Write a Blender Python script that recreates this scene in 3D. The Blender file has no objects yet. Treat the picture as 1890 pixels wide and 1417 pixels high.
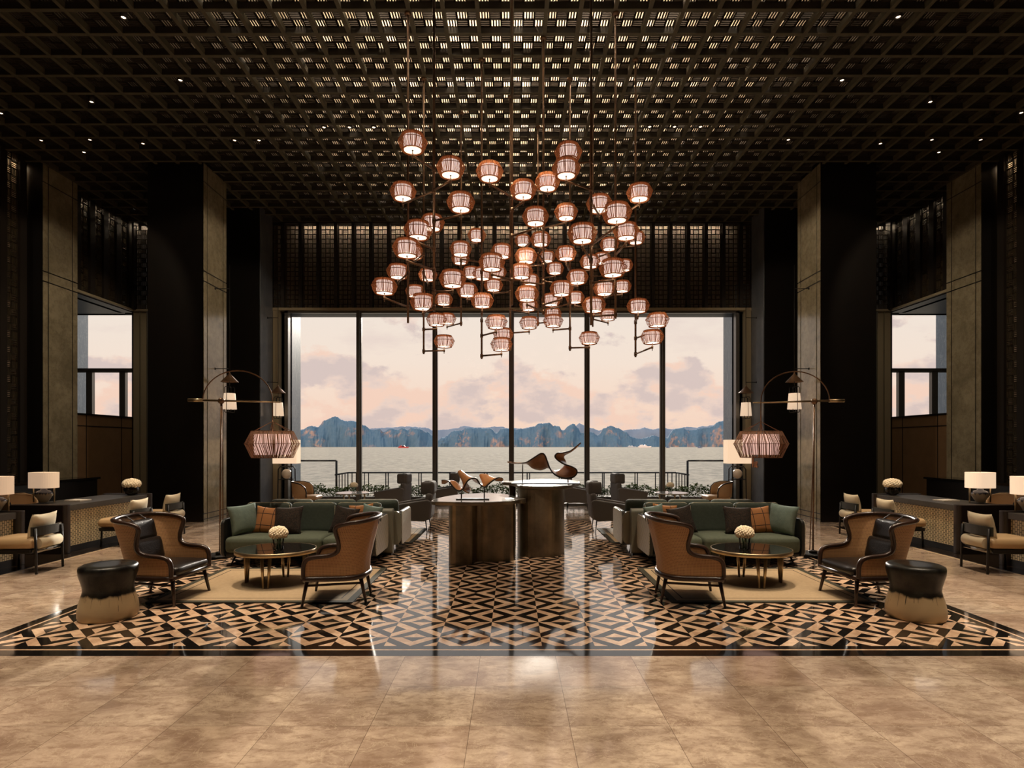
import bpy, bmesh, math, random
from mathutils import Vector, Matrix
random.seed(7)
R = math.radians
sc = bpy.context.scene
COL = sc.collection

# ------------------------------------------------------------------ camera
F = 1070.0            # focal length in pixels of the 1890 px wide frame
HX, HY, CH = 945.0, 820.0, 1.7
cd = bpy.data.cameras.new('camera'); cam = bpy.data.objects.new('camera', cd); COL.objects.link(cam)
cd.sensor_width = 36; cd.lens = F / 1890 * 36; cd.shift_y = (HY - 708.5) / 1890
cam.location = (0, 0, CH); cam.rotation_euler = (R(90), 0, 0)
cd.clip_end = 40000; cd.clip_start = 0.05
sc.camera = cam
sc.view_settings.view_transform = 'Standard'; sc.view_settings.look = 'None'
sc.view_settings.gamma = 1; sc.view_settings.use_curve_mapping = False
sc.view_settings.exposure = 0.0
try:
    sc.cycles.use_denoising = True
    sc.cycles.max_bounces = 7; sc.cycles.diffuse_bounces = 3; sc.cycles.glossy_bounces = 3
    sc.cycles.transparent_max_bounces = 12
    sc.cycles.sample_clamp_indirect = 6.0
    sc.cycles.caustics_reflective = False; sc.cycles.caustics_refractive = False
except Exception: pass

def S(r, g, b):
    f = lambda c: (c/255)/12.92 if c/255 <= .04045 else ((c/255+.055)/1.055)**2.4
    return (f(r), f(g), f(b), 1)

# ------------------------------------------------------------------ sky
w = bpy.data.worlds.new('sky'); sc.world = w; w.use_nodes = True
nt = w.node_tree; nt.nodes.clear()
class NG:
    def __init__(s, t): s.t = t
    def n(s, typ, **kw):
        nd = s.t.nodes.new(typ)
        for k, v in kw.items():
            setattr(nd, k, v)
        return nd
    def l(s, a, b): s.t.links.new(a, b)
    def m(s, op, a, b=None, c=None):
        nd = s.t.nodes.new('ShaderNodeMath'); nd.operation = op
        for i, v in enumerate((a, b, c)):
            if v is None: continue
            if isinstance(v, (int, float)): nd.inputs[i].default_value = v
            else: s.t.links.new(v, nd.inputs[i])
        return nd.outputs[0]
    def mix(s, f, a, b):
        nd = s.t.nodes.new('ShaderNodeMix'); nd.data_type = 'RGBA'
        for sock, v in ((nd.inputs[0], f), (nd.inputs[6], a), (nd.inputs[7], b)):
            if isinstance(v, (int, float)): sock.default_value = v
            elif isinstance(v, tuple): sock.default_value = v
            else: s.t.links.new(v, sock)
        return nd.outputs[2]
    def ramp(s, f, stops, interp='LINEAR'):
        nd = s.t.nodes.new('ShaderNodeValToRGB'); cr = nd.color_ramp; cr.interpolation = interp
        while len(cr.elements) < len(stops): cr.elements.new(.5)
        for e, (p, c) in zip(cr.elements, stops):
            e.position = p; e.color = c if isinstance(c, tuple) else (c, c, c, 1)
        s.t.links.new(f, nd.inputs[0]); return nd.outputs[0]
    def noise(s, vec, scale, detail=4, rough=.55, dist=0.0):
        nd = s.t.nodes.new('ShaderNodeTexNoise')
        nd.inputs['Scale'].default_value = scale; nd.inputs['Detail'].default_value = detail
        nd.inputs['Roughness'].default_value = rough; nd.inputs['Distortion'].default_value = dist
        if vec is not None: s.t.links.new(vec, nd.inputs['Vector'])
        return nd.outputs[0]
    def comb(s, x, y, z):
        nd = s.t.nodes.new('ShaderNodeCombineXYZ')
        for i, v in enumerate((x, y, z)):
            if isinstance(v, (int, float)): nd.inputs[i].default_value = v
            else: s.t.links.new(v, nd.inputs[i])
        return nd.outputs[0]
g = NG(nt)
tc = g.n('ShaderNodeTexCoord'); sp = g.n('ShaderNodeSeparateXYZ'); g.l(tc.outputs['Generated'], sp.inputs[0])
dx, dy, dz = sp.outputs
ay = g.m('MAXIMUM', g.m('ABSOLUTE', dy), .15)
u = g.m('DIVIDE', dx, ay); v = g.m('DIVIDE', dz, ay)
base = g.ramp(v, [(0.0, S(250, 214, 190)), (.07, S(252, 222, 200)), (.14, S(250, 230, 212)), (.26, S(245, 232, 218)), (.6, S(225, 228, 232))])
p1 = g.comb(u, g.m('MULTIPLY', v, 1.7), 0.0)
n1 = g.noise(p1, 7.5, 7, .55)
n2 = g.noise(g.comb(g.m('ADD', u, 3.3), g.m('MULTIPLY', v, 3.0), 1.0), 4.0, 6, .6)
# cumulus bank: dense below v = .13, scattered above
thr = g.ramp(v, [(0.0, .50), (.03, .49), (.045, .43), (.09, .40), (.12, .455), (.155, .56), (.2, .60), (.23, .53), (.3, .62)])
msk = g.ramp(g.m('ADD', g.m('SUBTRACT', n1, thr), .5), [(.49, 0.0), (.545, 1.0)])
lit = g.noise(g.comb(g.m('ADD', u, .03), g.m('MULTIPLY', g.m('SUBTRACT', v, .03), 1.7), 0.0), 7.5, 7, .55)
shade = g.ramp(g.m('ADD', g.m('SUBTRACT', n1, lit), .5), [(.44, S(250, 212, 190)), (.50, S(238, 212, 198)), (.58, S(216, 196, 190))])
cl = g.mix(.85, base, shade)
col = g.mix(msk, base, cl)
m2 = g.ramp(n2, [(.55, 0.0), (.7, .5)])
col = g.mix(m2, col, S(228, 206, 198))
# below the horizon
gr = g.ramp(dz, [(0.0, 0.0), (.002, 1.0)])
col = g.mix(gr, S(120, 118, 112), col)
bg = g.n('ShaderNodeBackground'); g.l(col, bg.inputs[0]); bg.inputs[1].default_value = 1.0
wo = g.n('ShaderNodeOutputWorld'); g.l(bg.outputs[0], wo.inputs[0])

# ------------------------------------------------------------------ lights
def sun(energy, rot, color, ang=1.0):
    d = bpy.data.lights.new('low_sun', 'SUN'); d.energy = energy; d.color = color; d.angle = R(ang)
    o = bpy.data.objects.new('low_sun', d); COL.objects.link(o); o.rotation_euler = rot
    return o
sun(1.5, (R(76), 0, R(-38)), (1, .62, .38))        # second sun from behind the building, added to light the islands
# daylight glow low over the bay, just above what the window lintel lets the camera see
_e = math.tan(R(14.3))
sun(5.0, Vector((-.05, -1, -_e)).to_track_quat('-Z', 'Y').to_euler(), (1, .90, .76), 1.6)
def spot(x, y, z, e, size=70, blend=.6, col=(1, .81, .60), rad=.06, aim=None):
    d = bpy.data.lights.new('spot_beam', 'SPOT'); d.energy = e; d.color = col
    d.spot_size = R(size); d.spot_blend = blend; d.shadow_soft_size = rad
    o = bpy.data.objects.new('spot_beam', d); COL.objects.link(o); o.location = (x, y, z)
    if aim is not None:
        o.rotation_euler = (Vector(aim) - Vector((x, y, z))).to_track_quat('-Z', 'Y').to_euler()
    return o
def area(x, y, z, sx, sy, e, rot, col=(1, .76, .50)):
    d = bpy.data.lights.new('light_strip', 'AREA'); d.shape = 'RECTANGLE'; d.size = sx; d.size_y = sy
    d.energy = e; d.color = col
    o = bpy.data.objects.new('light_strip', d); COL.objects.link(o); o.location = (x, y, z); o.rotation_euler = rot
    return o
# spots added out of view to brighten the foreground floor, no fixtures built
for yy in (0.6, 2.6, 4.6):
    for xx in (-6.3, -3.8, -1.3, 1.3, 3.8, 6.3):
        spot(xx, yy, 7.75, 370, 62, .8, rad=.1)
# spots added to brighten seating, desks and pillars; most have no fixture
for s in (-1, 1):
    spot(s*3.0, 7.1, 7.75, 1200, 26, .5, aim=(s*2.9, 7.0, 0))
    spot(s*2.6, 7.6, 7.75, 900, 24, .6, aim=(s*2.9, 8.6, .4))
    spot(s*4.6, 6.4, 7.75, 500, 30, .6, aim=(s*4.0, 6.3, 0))
    spot(s*2.2, 6.2, 7.75, 500, 30, .6, aim=(s*1.9, 6.4, 0))
    spot(s*5.6, 8.3, 7.75, 1000, 40, .7, aim=(s*5.9, 8.2, 0))
    spot(s*5.6, 10.4, 7.75, 700, 40, .7, aim=(s*6.0, 10.4, 0))
    spot(s*5.6, 6.0, 7.75, 700, 44, .7, aim=(s*5.9, 5.6, 0))
    spot(s*5.2, 8.8, 7.75, 650, 28, .8, aim=(s*6.95, 9.9, .4))
    spot(s*2.6, 9.0, 7.7, 430, 62, .3, aim=(s*6.75, 13.2, 3.2))
    spot(s*6.8, 9.4, 7.7, 200, 62, .3, aim=(s*10.27, 13.2, 3.2))
    spot(s*9.0, 8.9, 7.75, 300, 50, .7, aim=(s*8.8, 9.4, 0))
    spot(s*9.2, 14.9, 7.7, 90, 60, .8, aim=(s*10.6, 14.9, 1.6))
    spot(s*2.4, 11.2, 7.75, 500, 40, .7, aim=(s*2.6, 12.0, 0))
spot(-.2, 7.0, 7.75, 900, 24, .6, aim=(-.4, 8.6, .9))  # overhead spots added to brighten the display tables and sculptures
spot(.3, 7.4, 7.75, 900, 24, .6, aim=(.5, 9.2, 1.0))
# lights in the plenum above the lattice ceiling
for i in range(-4, 5):
    for j in range(6):
        X = i*1.1; Y = 8.3 + j*1.45
        e = 46*math.exp(-(X/3.5)**2)*(1 if j < 4 else .6)
        if e < 2: e = 2
        d = bpy.data.lights.new('plenum_lamp', 'POINT'); d.energy = e; d.color = (1, .80, .60); d.shadow_soft_size = .12
        o = bpy.data.objects.new('plenum_lamp', d); COL.objects.link(o); o.location = (X + .13, Y, 8.28)
# light strips at the top of the cavities behind the lattice walls
for i in range(5):
    area(-4.8 + i*2.4, 16.20, 7.84, 2.4, .06, 14, (R(58), 0, 0), (1, .86, .70))
for s in (-1, 1):
    area(s*10.78, 11.6, 7.86, .1, 2.6, 14, (0, 0, 0))
    area(s*10.78, 15.0, 7.86, .1, 2.4, 22, (0, 0, 0))
    area(s*10.25, 16.42, 7.86, .5, .1, 10, (0, 0, 0))

# ------------------------------------------------------------------ materials
MT = {}
def mat(name, col, rough=.5, metal=0.0, spec=.5, var=None, vscale=8, bump=0, bscale=60, emit=None, estr=0, coat=0, alpha=None):
    if name in MT: return MT[name]
    m = bpy.data.materials.new(name); m.use_nodes = True; t = m.node_tree; q = NG(t)
    b = t.nodes['Principled BSDF']
    b.inputs['Base Color'].default_value = col; b.inputs['Roughness'].default_value = rough
    b.inputs['Metallic'].default_value = metal; b.inputs['Specular IOR Level'].default_value = spec
    b.inputs['Coat Weight'].default_value = coat; b.inputs['Coat Roughness'].default_value = .05
    tcn = q.n('ShaderNodeTexCoord')
    if var is not None:
        f = q.noise(tcn.outputs['Object'], vscale, 5, .6)
        q.l(q.mix(q.ramp(f, [(.35, 0.0), (.65, 1.0)]), col, var), b.inputs['Base Color'])
    if bump:
        bn = q.n('ShaderNodeBump'); bn.inputs['Strength'].default_value = bump; bn.inputs['Distance'].default_value = .01
        q.l(q.noise(tcn.outputs['Object'], bscale, 3, .6), bn.inputs['Height']); q.l(bn.outputs[0], b.inputs['Normal'])
    if emit is not None:
        b.inputs['Emission Color'].default_value = emit; b.inputs['Emission Strength'].default_value = estr
    MT[name] = m; return m
def custom(name, fn, **kw):
    m = mat(name, (.5, .5, .5, 1), **kw); q = NG(m.node_tree); b = m.node_tree.nodes['Principled BSDF']
    fn(q, b, q.n('ShaderNodeTexCoord')); return m

BLACK = mat('black_lacquer', S(15, 12, 9), .4, var=S(21, 16, 12))
BLACKWALL = mat('dark_stained_timber', S(30, 24, 18), .45, var=S(20, 16, 12), vscale=3)
LATT = mat('bronze_lattice', S(66, 54, 38), .45, var=S(60, 52, 38))
BEAM = mat('ceiling_beam_bronze', S(88, 83, 65), .8, var=S(78, 73, 56))
FIN = mat('dark_fin', S(38, 31, 24), .5)
CAVITY = mat('cavity_backing', S(225, 200, 172), .8)
PLEN = mat('plenum_plaster', S(225, 205, 175), .8)
BRONZE = mat('brown_bronze', S(138, 106, 78), .4, .55, var=S(108, 82, 60))
BRASS = mat('brushed_brass', S(184, 162, 128), .36, 1.0)
DKMETAL = mat('dark_metal', S(28, 26, 25), .4, .4)
FRAME = mat('window_frame_metal', S(100, 96, 90), .3, .4)
WOOD_D = mat('dark_walnut', S(42, 27, 20), .3, var=S(58, 38, 28), vscale=14, coat=.3)
LEATH = mat('black_leather', S(28, 23, 20), .28, bump=.25, bscale=90)
GREEN = mat('dark_green_wool', S(72, 82, 73), .85, var=S(80, 91, 81), vscale=30, bump=.2, bscale=300)
GREEN_SEAT = mat('olive_green_wool', S(74, 81, 66), .85, var=S(82, 90, 74), vscale=30, bump=.2, bscale=300)
GREEN_P = mat('sage_linen', S(106, 124, 116), .85, var=S(118, 137, 128), vscale=12, bump=.4, bscale=25)
PIPING = mat('rimlit_piping', S(214, 206, 180), .6)  # brightened: window light on the cushion tops is put into this colour
PLAINL = mat('grey_plain_leather', S(140, 140, 126), .4)
SHELL_D = mat('black_sofa_shell', S(32, 32, 30), .45)
FUR = mat('brown_fur', S(52, 38, 26), .95, var=S(20, 14, 10), vscale=45, bump=1.0, bscale=60)
CREAM = mat('cream_linen', S(205, 190, 160), .85, bump=.15, bscale=200)
TANL = mat('tan_leather', S(176, 142, 104), .5, bump=.1, bscale=120)
GREYF = mat('charcoal_wool', S(104, 102, 100), .85, bump=.2, bscale=300)
GREYF2 = mat('taupe_leather_inside', S(140, 116, 88), .6)
FLOWER = mat('hydrangea_petals', S(255, 238, 208), .8, bump=.4, bscale=70, var=S(255, 238, 205), vscale=60)
STEM = mat('green_stems', S(70, 92, 50), .7)
LEAF = mat('leaf_green', S(66, 84, 44), .85, spec=.1, var=S(112, 124, 74), vscale=14)
LEAFP = mat('planter_timber', S(66, 54, 42), .7, var=S(50, 40, 32), vscale=6)
PAPER = mat('paper_pages', S(215, 205, 190), .6)
SHADE_W = mat('white_shade_lit', S(225, 205, 178), .8, emit=S(255, 222, 190), estr=.62)
SHADE_B = mat('cream_drum_shade', S(225, 205, 178), .8, emit=S(255, 214, 178), estr=.42)
SHADE_BR = mat('cream_drum_shade_bright', S(225, 205, 178), .8, emit=S(255, 220, 185), estr=.8)
DIFF = mat('white_diffuser', S(255, 240, 220), .6, emit=S(255, 232, 208), estr=2.6)
INNER = mat('lit_linen_cylinder', S(235, 215, 205), .8, emit=S(255, 226, 212), estr=.85)
INNERP = mat('lit_pink_cylinder', S(225, 200, 195), .8, emit=S(255, 205, 190), estr=.62)
LAMPSPOT = mat('downlight_lens', S(255, 240, 220), .5, emit=S(255, 225, 190), estr=6)
def woven(name, c1, tr):
    m = bpy.data.materials.new(name); m.use_nodes = True; t = m.node_tree; q = NG(t); t.nodes.clear()
    tcn = q.n('ShaderNodeTexCoord'); c = q.mix(q.noise(tcn.outputs['Object'], 40, 3, .6), c1, tuple(x*.62 for x in c1[:3])+(1,))
    d = q.n('ShaderNodeBsdfDiffuse'); tl = q.n('ShaderNodeBsdfTranslucent'); q.l(c, d.inputs[0]); q.l(c, tl.inputs[0])
    mx = q.n('ShaderNodeMixShader'); mx.inputs[0].default_value = tr; q.l(d.outputs[0], mx.inputs[1]); q.l(tl.outputs[0], mx.inputs[2])
    o = q.n('ShaderNodeOutputMaterial'); q.l(mx.outputs[0], o.inputs[0]); return m
RATTAN = woven('rattan', S(204, 134, 88), .26)
RATTAN2 = woven('grey_brown_rattan', S(150, 114, 90), .22)
SCW = mat('carved_wood', S(196, 138, 90), .35, var=S(164, 110, 68), vscale=5, coat=.4)
SCD = mat('dark_sculpture_edge', S(40, 30, 22), .4)
BLUEWALL = mat('polished_slate_panel', S(104, 108, 114), .2, var=S(92, 96, 103), vscale=2)
CREAMTRIM = mat('cream_trim', S(150, 138, 112), .5)
TANPANEL = mat('tan_leather_panel', S(136, 108, 78), .5, var=S(126, 98, 70), vscale=4)
COTTA = mat('sea_boat_white', S(250, 240, 235), .5)
BOATR = mat('sea_boat_red', S(200, 80, 80), .5)
BOATB = mat('sea_boat_blue', S(90, 110, 150), .5)
TERR = mat('terrace_stone', S(95, 86, 72), .6)

def glass(name, tint=(.97, .98, 1, 1), refl=.9):
    m = bpy.data.materials.new(name); m.use_nodes = True; t = m.node_tree; q = NG(t); t.nodes.clear()
    tr = q.n('ShaderNodeBsdfTransparent'); tr.inputs[0].default_value = tint
    gl = q.n('ShaderNodeBsdfGlossy'); gl.inputs['Roughness'].default_value = 0.0
    fr = q.n('ShaderNodeFresnel'); fr.inputs[0].default_value = 1.35
    mx = q.n('ShaderNodeMixShader'); q.l(q.m('MULTIPLY', fr.outputs[0], refl), mx.inputs[0])
    q.l(tr.outputs[0], mx.inputs[1]); q.l(gl.outputs[0], mx.inputs[2])
    o = q.n('ShaderNodeOutputMaterial'); q.l(mx.outputs[0], o.inputs[0]); return m
GLASS = glass('window_glass')
VASEG = glass('vase_glass', (.86, .9, .88, 1), 1.6)
SMOKEG = glass('smoked_bowl_glass', (.30, .28, .26, 1), 2.0)

def f_marble(q, b, t):
    P = t.outputs['Object']
    se = q.n('ShaderNodeSeparateXYZ'); q.l(P, se.inputs[0])
    X = q.m('DIVIDE', q.m('ADD', se.outputs[0], .857), .603); Y = q.m('DIVIDE', q.m('SUBTRACT', se.outputs[1], 4.66), .58)
    fx = q.m('FRACT', X); fy = q.m('FRACT', Y)
    cx = q.m('FLOOR', X); cy = q.m('FLOOR', Y)
    wn = q.n('ShaderNodeTexWhiteNoise'); wn.noise_dimensions = '2D'; q.l(q.comb(cx, cy, 0.0), wn.inputs[0])
    n1 = q.noise(q.comb(q.m('ADD', se.outputs[0], q.m('MULTIPLY', wn.outputs[0], 7.0)), q.m('MULTIPLY', se.outputs[1], 1.8), 0.0), 2.2, 8, .68, .6)
    n2 = q.noise(q.comb(se.outputs[0], q.m('MULTIPLY', se.outputs[1], 2.2), 0.0), 7, 9, .72, .5)
    c = q.mix(q.ramp(n1, [(.36, 0.0), (.62, 1.0)]), S(150, 128, 110), S(206, 184, 160))
    c = q.mix(q.ramp(n2, [(.38, .6), (.52, 0.0)]), c, S(128, 104, 84))
    n4 = q.noise(q.comb(q.m('ADD', se.outputs[0], wn.outputs[0]), q.m('MULTIPLY', se.outputs[1], 1.5), 0.0), 30, 8, .82, .3)
    c = q.mix(q.ramp(n4, [(.34, .55), (.46, 0.0)]), c, S(116, 92, 74))
    c = q.mix(q.ramp(n4, [(.58, 0.0), (.72, .35)]), c, S(226, 208, 180))
    c = q.mix(q.m('MULTIPLY', wn.outputs[0], .35), c, S(168, 132, 108))
    vn = q.ramp(q.m('ABSOLUTE', q.m('SUBTRACT', q.noise(P, 3.0, 9, .7, 1.0), .5)), [(0.0, .55), (.006, 0.0)])
    c = q.mix(vn, c, S(225, 205, 175))
    sx = q.m('LESS_THAN', q.m('MINIMUM', fx, q.m('SUBTRACT', 1.0, fx)), .003)
    sy = q.m('LESS_THAN', q.m('MINIMUM', fy, q.m('SUBTRACT', 1.0, fy)), .003)
    c = q.mix(q.m('MULTIPLY', q.m('MAXIMUM', sx, sy), .7), c, S(80, 62, 48))
    q.l(c, b.inputs['Base Color'])
    bp = q.n('ShaderNodeBump'); bp.inputs['Strength'].default_value = .04; bp.inputs['Distance'].default_value = .02
    q.l(q.noise(P, 3, 2, .5), bp.inputs['Height']); q.l(bp.outputs[0], b.inputs['Normal'])
MARBLE = custom('beige_marble', f_marble, rough=.09, spec=.6)

def f_inlay(q, b, t):
    P = t.outputs['Object']; se = q.n('ShaderNodeSeparateXYZ'); q.l(P, se.inputs[0])
    X = q.m('DIVIDE', q.m('SUBTRACT', se.outputs[0], .253), .445); Y = q.m('DIVIDE', q.m('SUBTRACT', se.outputs[1], 5.11), .4365)
    fx = q.m('SUBTRACT', q.m('MULTIPLY', q.m('FRACT', X), 2.0), 1.0)
    fy = q.m('SUBTRACT', q.m('MULTIPLY', q.m('FRACT', Y), 2.0), 1.0)
    par = q.m('ABSOLUTE', q.m('MODULO', q.m('ADD', q.m('FLOOR', X), q.m('ADD', q.m('FLOOR', Y), 200.0)), 2.0))
    ax = q.m('ABSOLUTE', fx); ayy = q.m('ABSOLUTE', fy)
    hor = q.m('GREATER_THAN', ayy, ax)
    inner = q.m('GREATER_THAN', q.m('ABSOLUTE', q.m('SUBTRACT', ax, ayy)), .50)
    s = q.m('ADD', q.m('ADD', par, hor), inner)
    cream = q.m('GREATER_THAN', q.m('MODULO', s, 2.0), .5)
    # plain black margin, thin cream line
    inx = q.m('LESS_THAN', q.m('ABSOLUTE', se.outputs[0]), 4.41)
    iny = q.m('MULTIPLY', q.m('GREATER_THAN', se.outputs[1], 4.892), q.m('LESS_THAN', se.outputs[1], 13.05))
    cream = q.m('MULTIPLY', cream, q.m('MULTIPLY', inx, iny))
    lx = q.m('MULTIPLY', q.m('LESS_THAN', q.m('ABSOLUTE', q.m('SUBTRACT', q.m('ABSOLUTE', se.outputs[0]), 4.49)), .013), q.m('GREATER_THAN', se.outputs[1], 4.79))
    ly = q.m('MULTIPLY', q.m('LESS_THAN', q.m('ABSOLUTE', q.m('SUBTRACT', se.outputs[1], 4.80)), .011), q.m('LESS_THAN', q.m('ABSOLUTE', se.outputs[0]), 4.5))
    cream = q.m('MAXIMUM', cream, q.m('MAXIMUM', lx, ly))
    n = q.noise(P, 5, 8, .65, 1.2)
    cc = q.mix(q.ramp(n, [(.42, 0.0), (.6, 1.0)]), S(196, 160, 130), S(226, 192, 160))
    kk = q.mix(q.ramp(q.m('ABSOLUTE', q.m('SUBTRACT', n, .5)), [(0.0, .35), (.004, 0.0)]), S(24, 21, 19), S(120, 105, 90))
    q.l(q.mix(cream, kk, cc), b.inputs['Base Color'])
    bp = q.n('ShaderNodeBump'); bp.inputs['Strength'].default_value = .03; bp.inputs['Distance'].default_value = .02
    q.l(q.noise(P, 2.5, 2, .5), bp.inputs['Height']); q.l(bp.outputs[0], b.inputs['Normal'])
INLAY = custom('geometric_stone_inlay', f_inlay, rough=.06, spec=.6)
DARKST = mat('dark_emperador_stone', S(30, 24, 19), .1, var=S(44, 34, 26), vscale=4, spec=.6)

def f_olive(q, b, t):
    P = t.outputs['Object']
    n = q.noise(P, 1.6, 7, .6, .8); n2 = q.noise(P, 9, 6, .7)
    c = q.mix(q.ramp(n, [(.35, 0.0), (.7, 1.0)]), S(140, 130, 106), S(178, 166, 138))
    c = q.mix(q.ramp(n2, [(.4, .4), (.55, 0.0)]), c, S(116, 106, 84))
    vn = q.ramp(q.m('ABSOLUTE', q.m('SUBTRACT', q.noise(P, 2.0, 8, .65, 1.5), .5)), [(0.0, .5), (.005, 0.0)])
    c = q.mix(vn, c, S(180, 165, 120)); q.l(c, b.inputs['Base Color'])
OLIVE = custom('olive_marble', f_olive, rough=.15, spec=.5)

def f_slate(q, b, t):
    P = t.outputs['Object']; se = q.n('ShaderNodeSeparateXYZ'); q.l(P, se.inputs[0])
    st = q.comb(se.outputs[1], q.m('MULTIPLY', se.outputs[1], 2.0), q.m('MULTIPLY', se.outputs[2], .45))
    vn = q.ramp(q.m('ABSOLUTE', q.m('SUBTRACT', q.noise(st, 3.0, 8, .7, 2.0), .5)), [(0.0, .7), (.012, 0.0)])
    c = q.mix(vn, S(112, 128, 142), S(205, 214, 218)); q.l(c, b.inputs['Base Color'])
SLATE = custom('veined_slate', f_slate, rough=.35)

def f_cane(q, b, t):
    uv = q.n('ShaderNodeUVMap'); se = q.n('ShaderNodeSeparateXYZ'); q.l(uv.outputs[0], se.inputs[0])
    a = q.m('ABSOLUTE', q.m('SUBTRACT', q.m('FRACT', q.m('MULTIPLY', se.outputs[0], 62.0)), .5))
    c = q.m('ABSOLUTE', q.m('SUBTRACT', q.m('FRACT', q.m('MULTIPLY', se.outputs[1], 62.0)), .5))
    h = q.m('MULTIPLY', q.m('LESS_THAN', a, .25), q.m('LESS_THAN', c, .25))
    q.l(q.mix(h, S(188, 144, 100), S(120, 86, 58)), b.inputs['Base Color'])
CANE = custom('woven_cane', f_cane, rough=.5)

def f_plaid(q, b, t):
    se = q.n('ShaderNodeSeparateXYZ'); q.l(t.outputs['Object'], se.inputs[0])
    a = q.m('LESS_THAN', q.m('ABSOLUTE', q.m('SUBTRACT', q.m('ABSOLUTE', se.outputs[0]), .075)), .005)
    c = q.m('LESS_THAN', q.m('ABSOLUTE', q.m('SUBTRACT', q.m('ABSOLUTE', se.outputs[2]), .085)), .005)
    q.l(q.mix(q.m('MAXIMUM', a, c), S(176, 120, 72), S(58, 38, 28)), b.inputs['Base Color'])
PLAID = custom('orange_windowpane_wool', f_plaid, rough=.85)

def f_arm(q, b, t):
    se = q.n('ShaderNodeSeparateXYZ'); q.l(t.outputs['Object'], se.inputs[0])
    Y = q.m('MULTIPLY', se.outputs[1], 9.0); Z = q.m('MULTIPLY', se.outputs[2], 9.0)
    d1 = q.m('ABSOLUTE', q.m('SUBTRACT', q.m('FRACT', q.m('ADD', Y, Z)), .5))
    d2 = q.m('ABSOLUTE', q.m('SUBTRACT', q.m('FRACT', q.m('SUBTRACT', Y, Z)), .5))
    h = q.m('LESS_THAN', q.m('MINIMUM', d1, d2), .05)
    q.l(q.mix(h, S(206, 204, 188), S(168, 166, 150)), b.inputs['Base Color'])
ARML = custom('grey_quilted_leather', f_arm, rough=.4)

def f_rug(q, b, t):
    # object space: rug centred, half sizes stored by the mesh (1.11 x .88)
    se = q.n('ShaderNodeSeparateXYZ'); q.l(t.outputs['Object'], se.inputs[0])
    ex = q.m('SUBTRACT', 1.11, q.m('ABSOLUTE', se.outputs[0])); ey = q.m('SUBTRACT', .87, q.m('ABSOLUTE', se.outputs[1]))
    e = q.m('MINIMUM', ex, ey)
    n = q.noise(t.outputs['Object'], 25, 6, .7)
    c = q.mix(n, S(160, 136, 106), S(194, 170, 136))
    c = q.mix(q.m('LESS_THAN', q.m('ABSOLUTE', q.m('SUBTRACT', e, .16)), .007), c, S(45, 36, 28))
    c = q.mix(q.m('LESS_THAN', e, .075), c, S(60, 58, 46))
    q.l(c, b.inputs['Base Color'])
RUG = custom('tan_rug', f_rug, rough=.95, bump=.3, bscale=120)

def f_mosaic(q, b, t):
    se = q.n('ShaderNodeSeparateXYZ'); q.l(t.outputs['Object'], se.inputs[0])
    br = q.n('ShaderNodeTexBrick'); q.l(q.comb(se.outputs[2], se.outputs[1], 0.0), br.inputs['Vector'])
    br.inputs['Scale'].default_value = 1.0; br.inputs['Brick Width'].default_value = .062; br.inputs['Row Height'].default_value = .036
    br.inputs['Mortar Size'].default_value = .006
    br.inputs['Color1'].default_value = S(232, 212, 168); br.inputs['Color2'].default_value = S(206, 188, 150); br.inputs['Mortar'].default_value = S(112, 104, 84)
    q.l(br.outputs[0], b.inputs['Base Color'])
MOSAIC = custom('woven_cream_panel', f_mosaic, rough=.25, emit=S(235, 205, 150), estr=0.0)

def f_drip(q, b, t):
    se = q.n('ShaderNodeSeparateXYZ'); q.l(t.outputs['Object'], se.inputs[0])
    ang = q.m('ARCTAN2', se.outputs[1], se.outputs[0])
    n1 = q.noise(q.comb(q.m('MULTIPLY', ang, 6.0), 0.0, q.m('MULTIPLY', se.outputs[2], .6)), 2.4, 3, .8)
    edge = q.m('ADD', .235, q.m('MULTIPLY', q.m('SUBTRACT', q.noise(q.comb(ang, 0.0, 0.0), 1.3, 3, .5), .5), .12))
    drip = q.m('MULTIPLY', q.ramp(n1, [(.60, 0.0), (.74, 1.0)]), .22)
    k = q.ramp(q.m('ADD', q.m('SUBTRACT', se.outputs[2], q.m('SUBTRACT', edge, drip)), .5), [(.49, 0.0), (.51, 1.0)])
    top = q.mix(q.ramp(q.noise(t.outputs['Object'], 7, 6, .6), [(.4, 0.0), (.7, 1.0)]), S(14, 13, 13), S(52, 50, 42))
    q.l(q.mix(k, S(186, 164, 128), top), b.inputs['Base Color'])
DRIP = custom('drip_glaze_ceramic', f_drip, rough=.32, coat=0, spec=.4)

def f_vase(q, b, t):
    se = q.n('ShaderNodeSeparateXYZ'); q.l(t.outputs['Object'], se.inputs[0])
    ang = q.m('ARCTAN2', se.outputs[1], se.outputs[0])
    k = q.ramp(q.m('ADD', se.outputs[2], q.m('MULTIPLY', q.noise(q.comb(ang, 0.0, 0.0), 4, 2, .6), .14)), [(.20, 0.0), (.22, 1.0)])
    q.l(q.mix(k, S(196, 176, 146), S(60, 62, 76)), b.inputs['Base Color'])
VASEC = custom('glazed_ceramic_lamp_body', f_vase, rough=.12, coat=.6)

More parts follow.
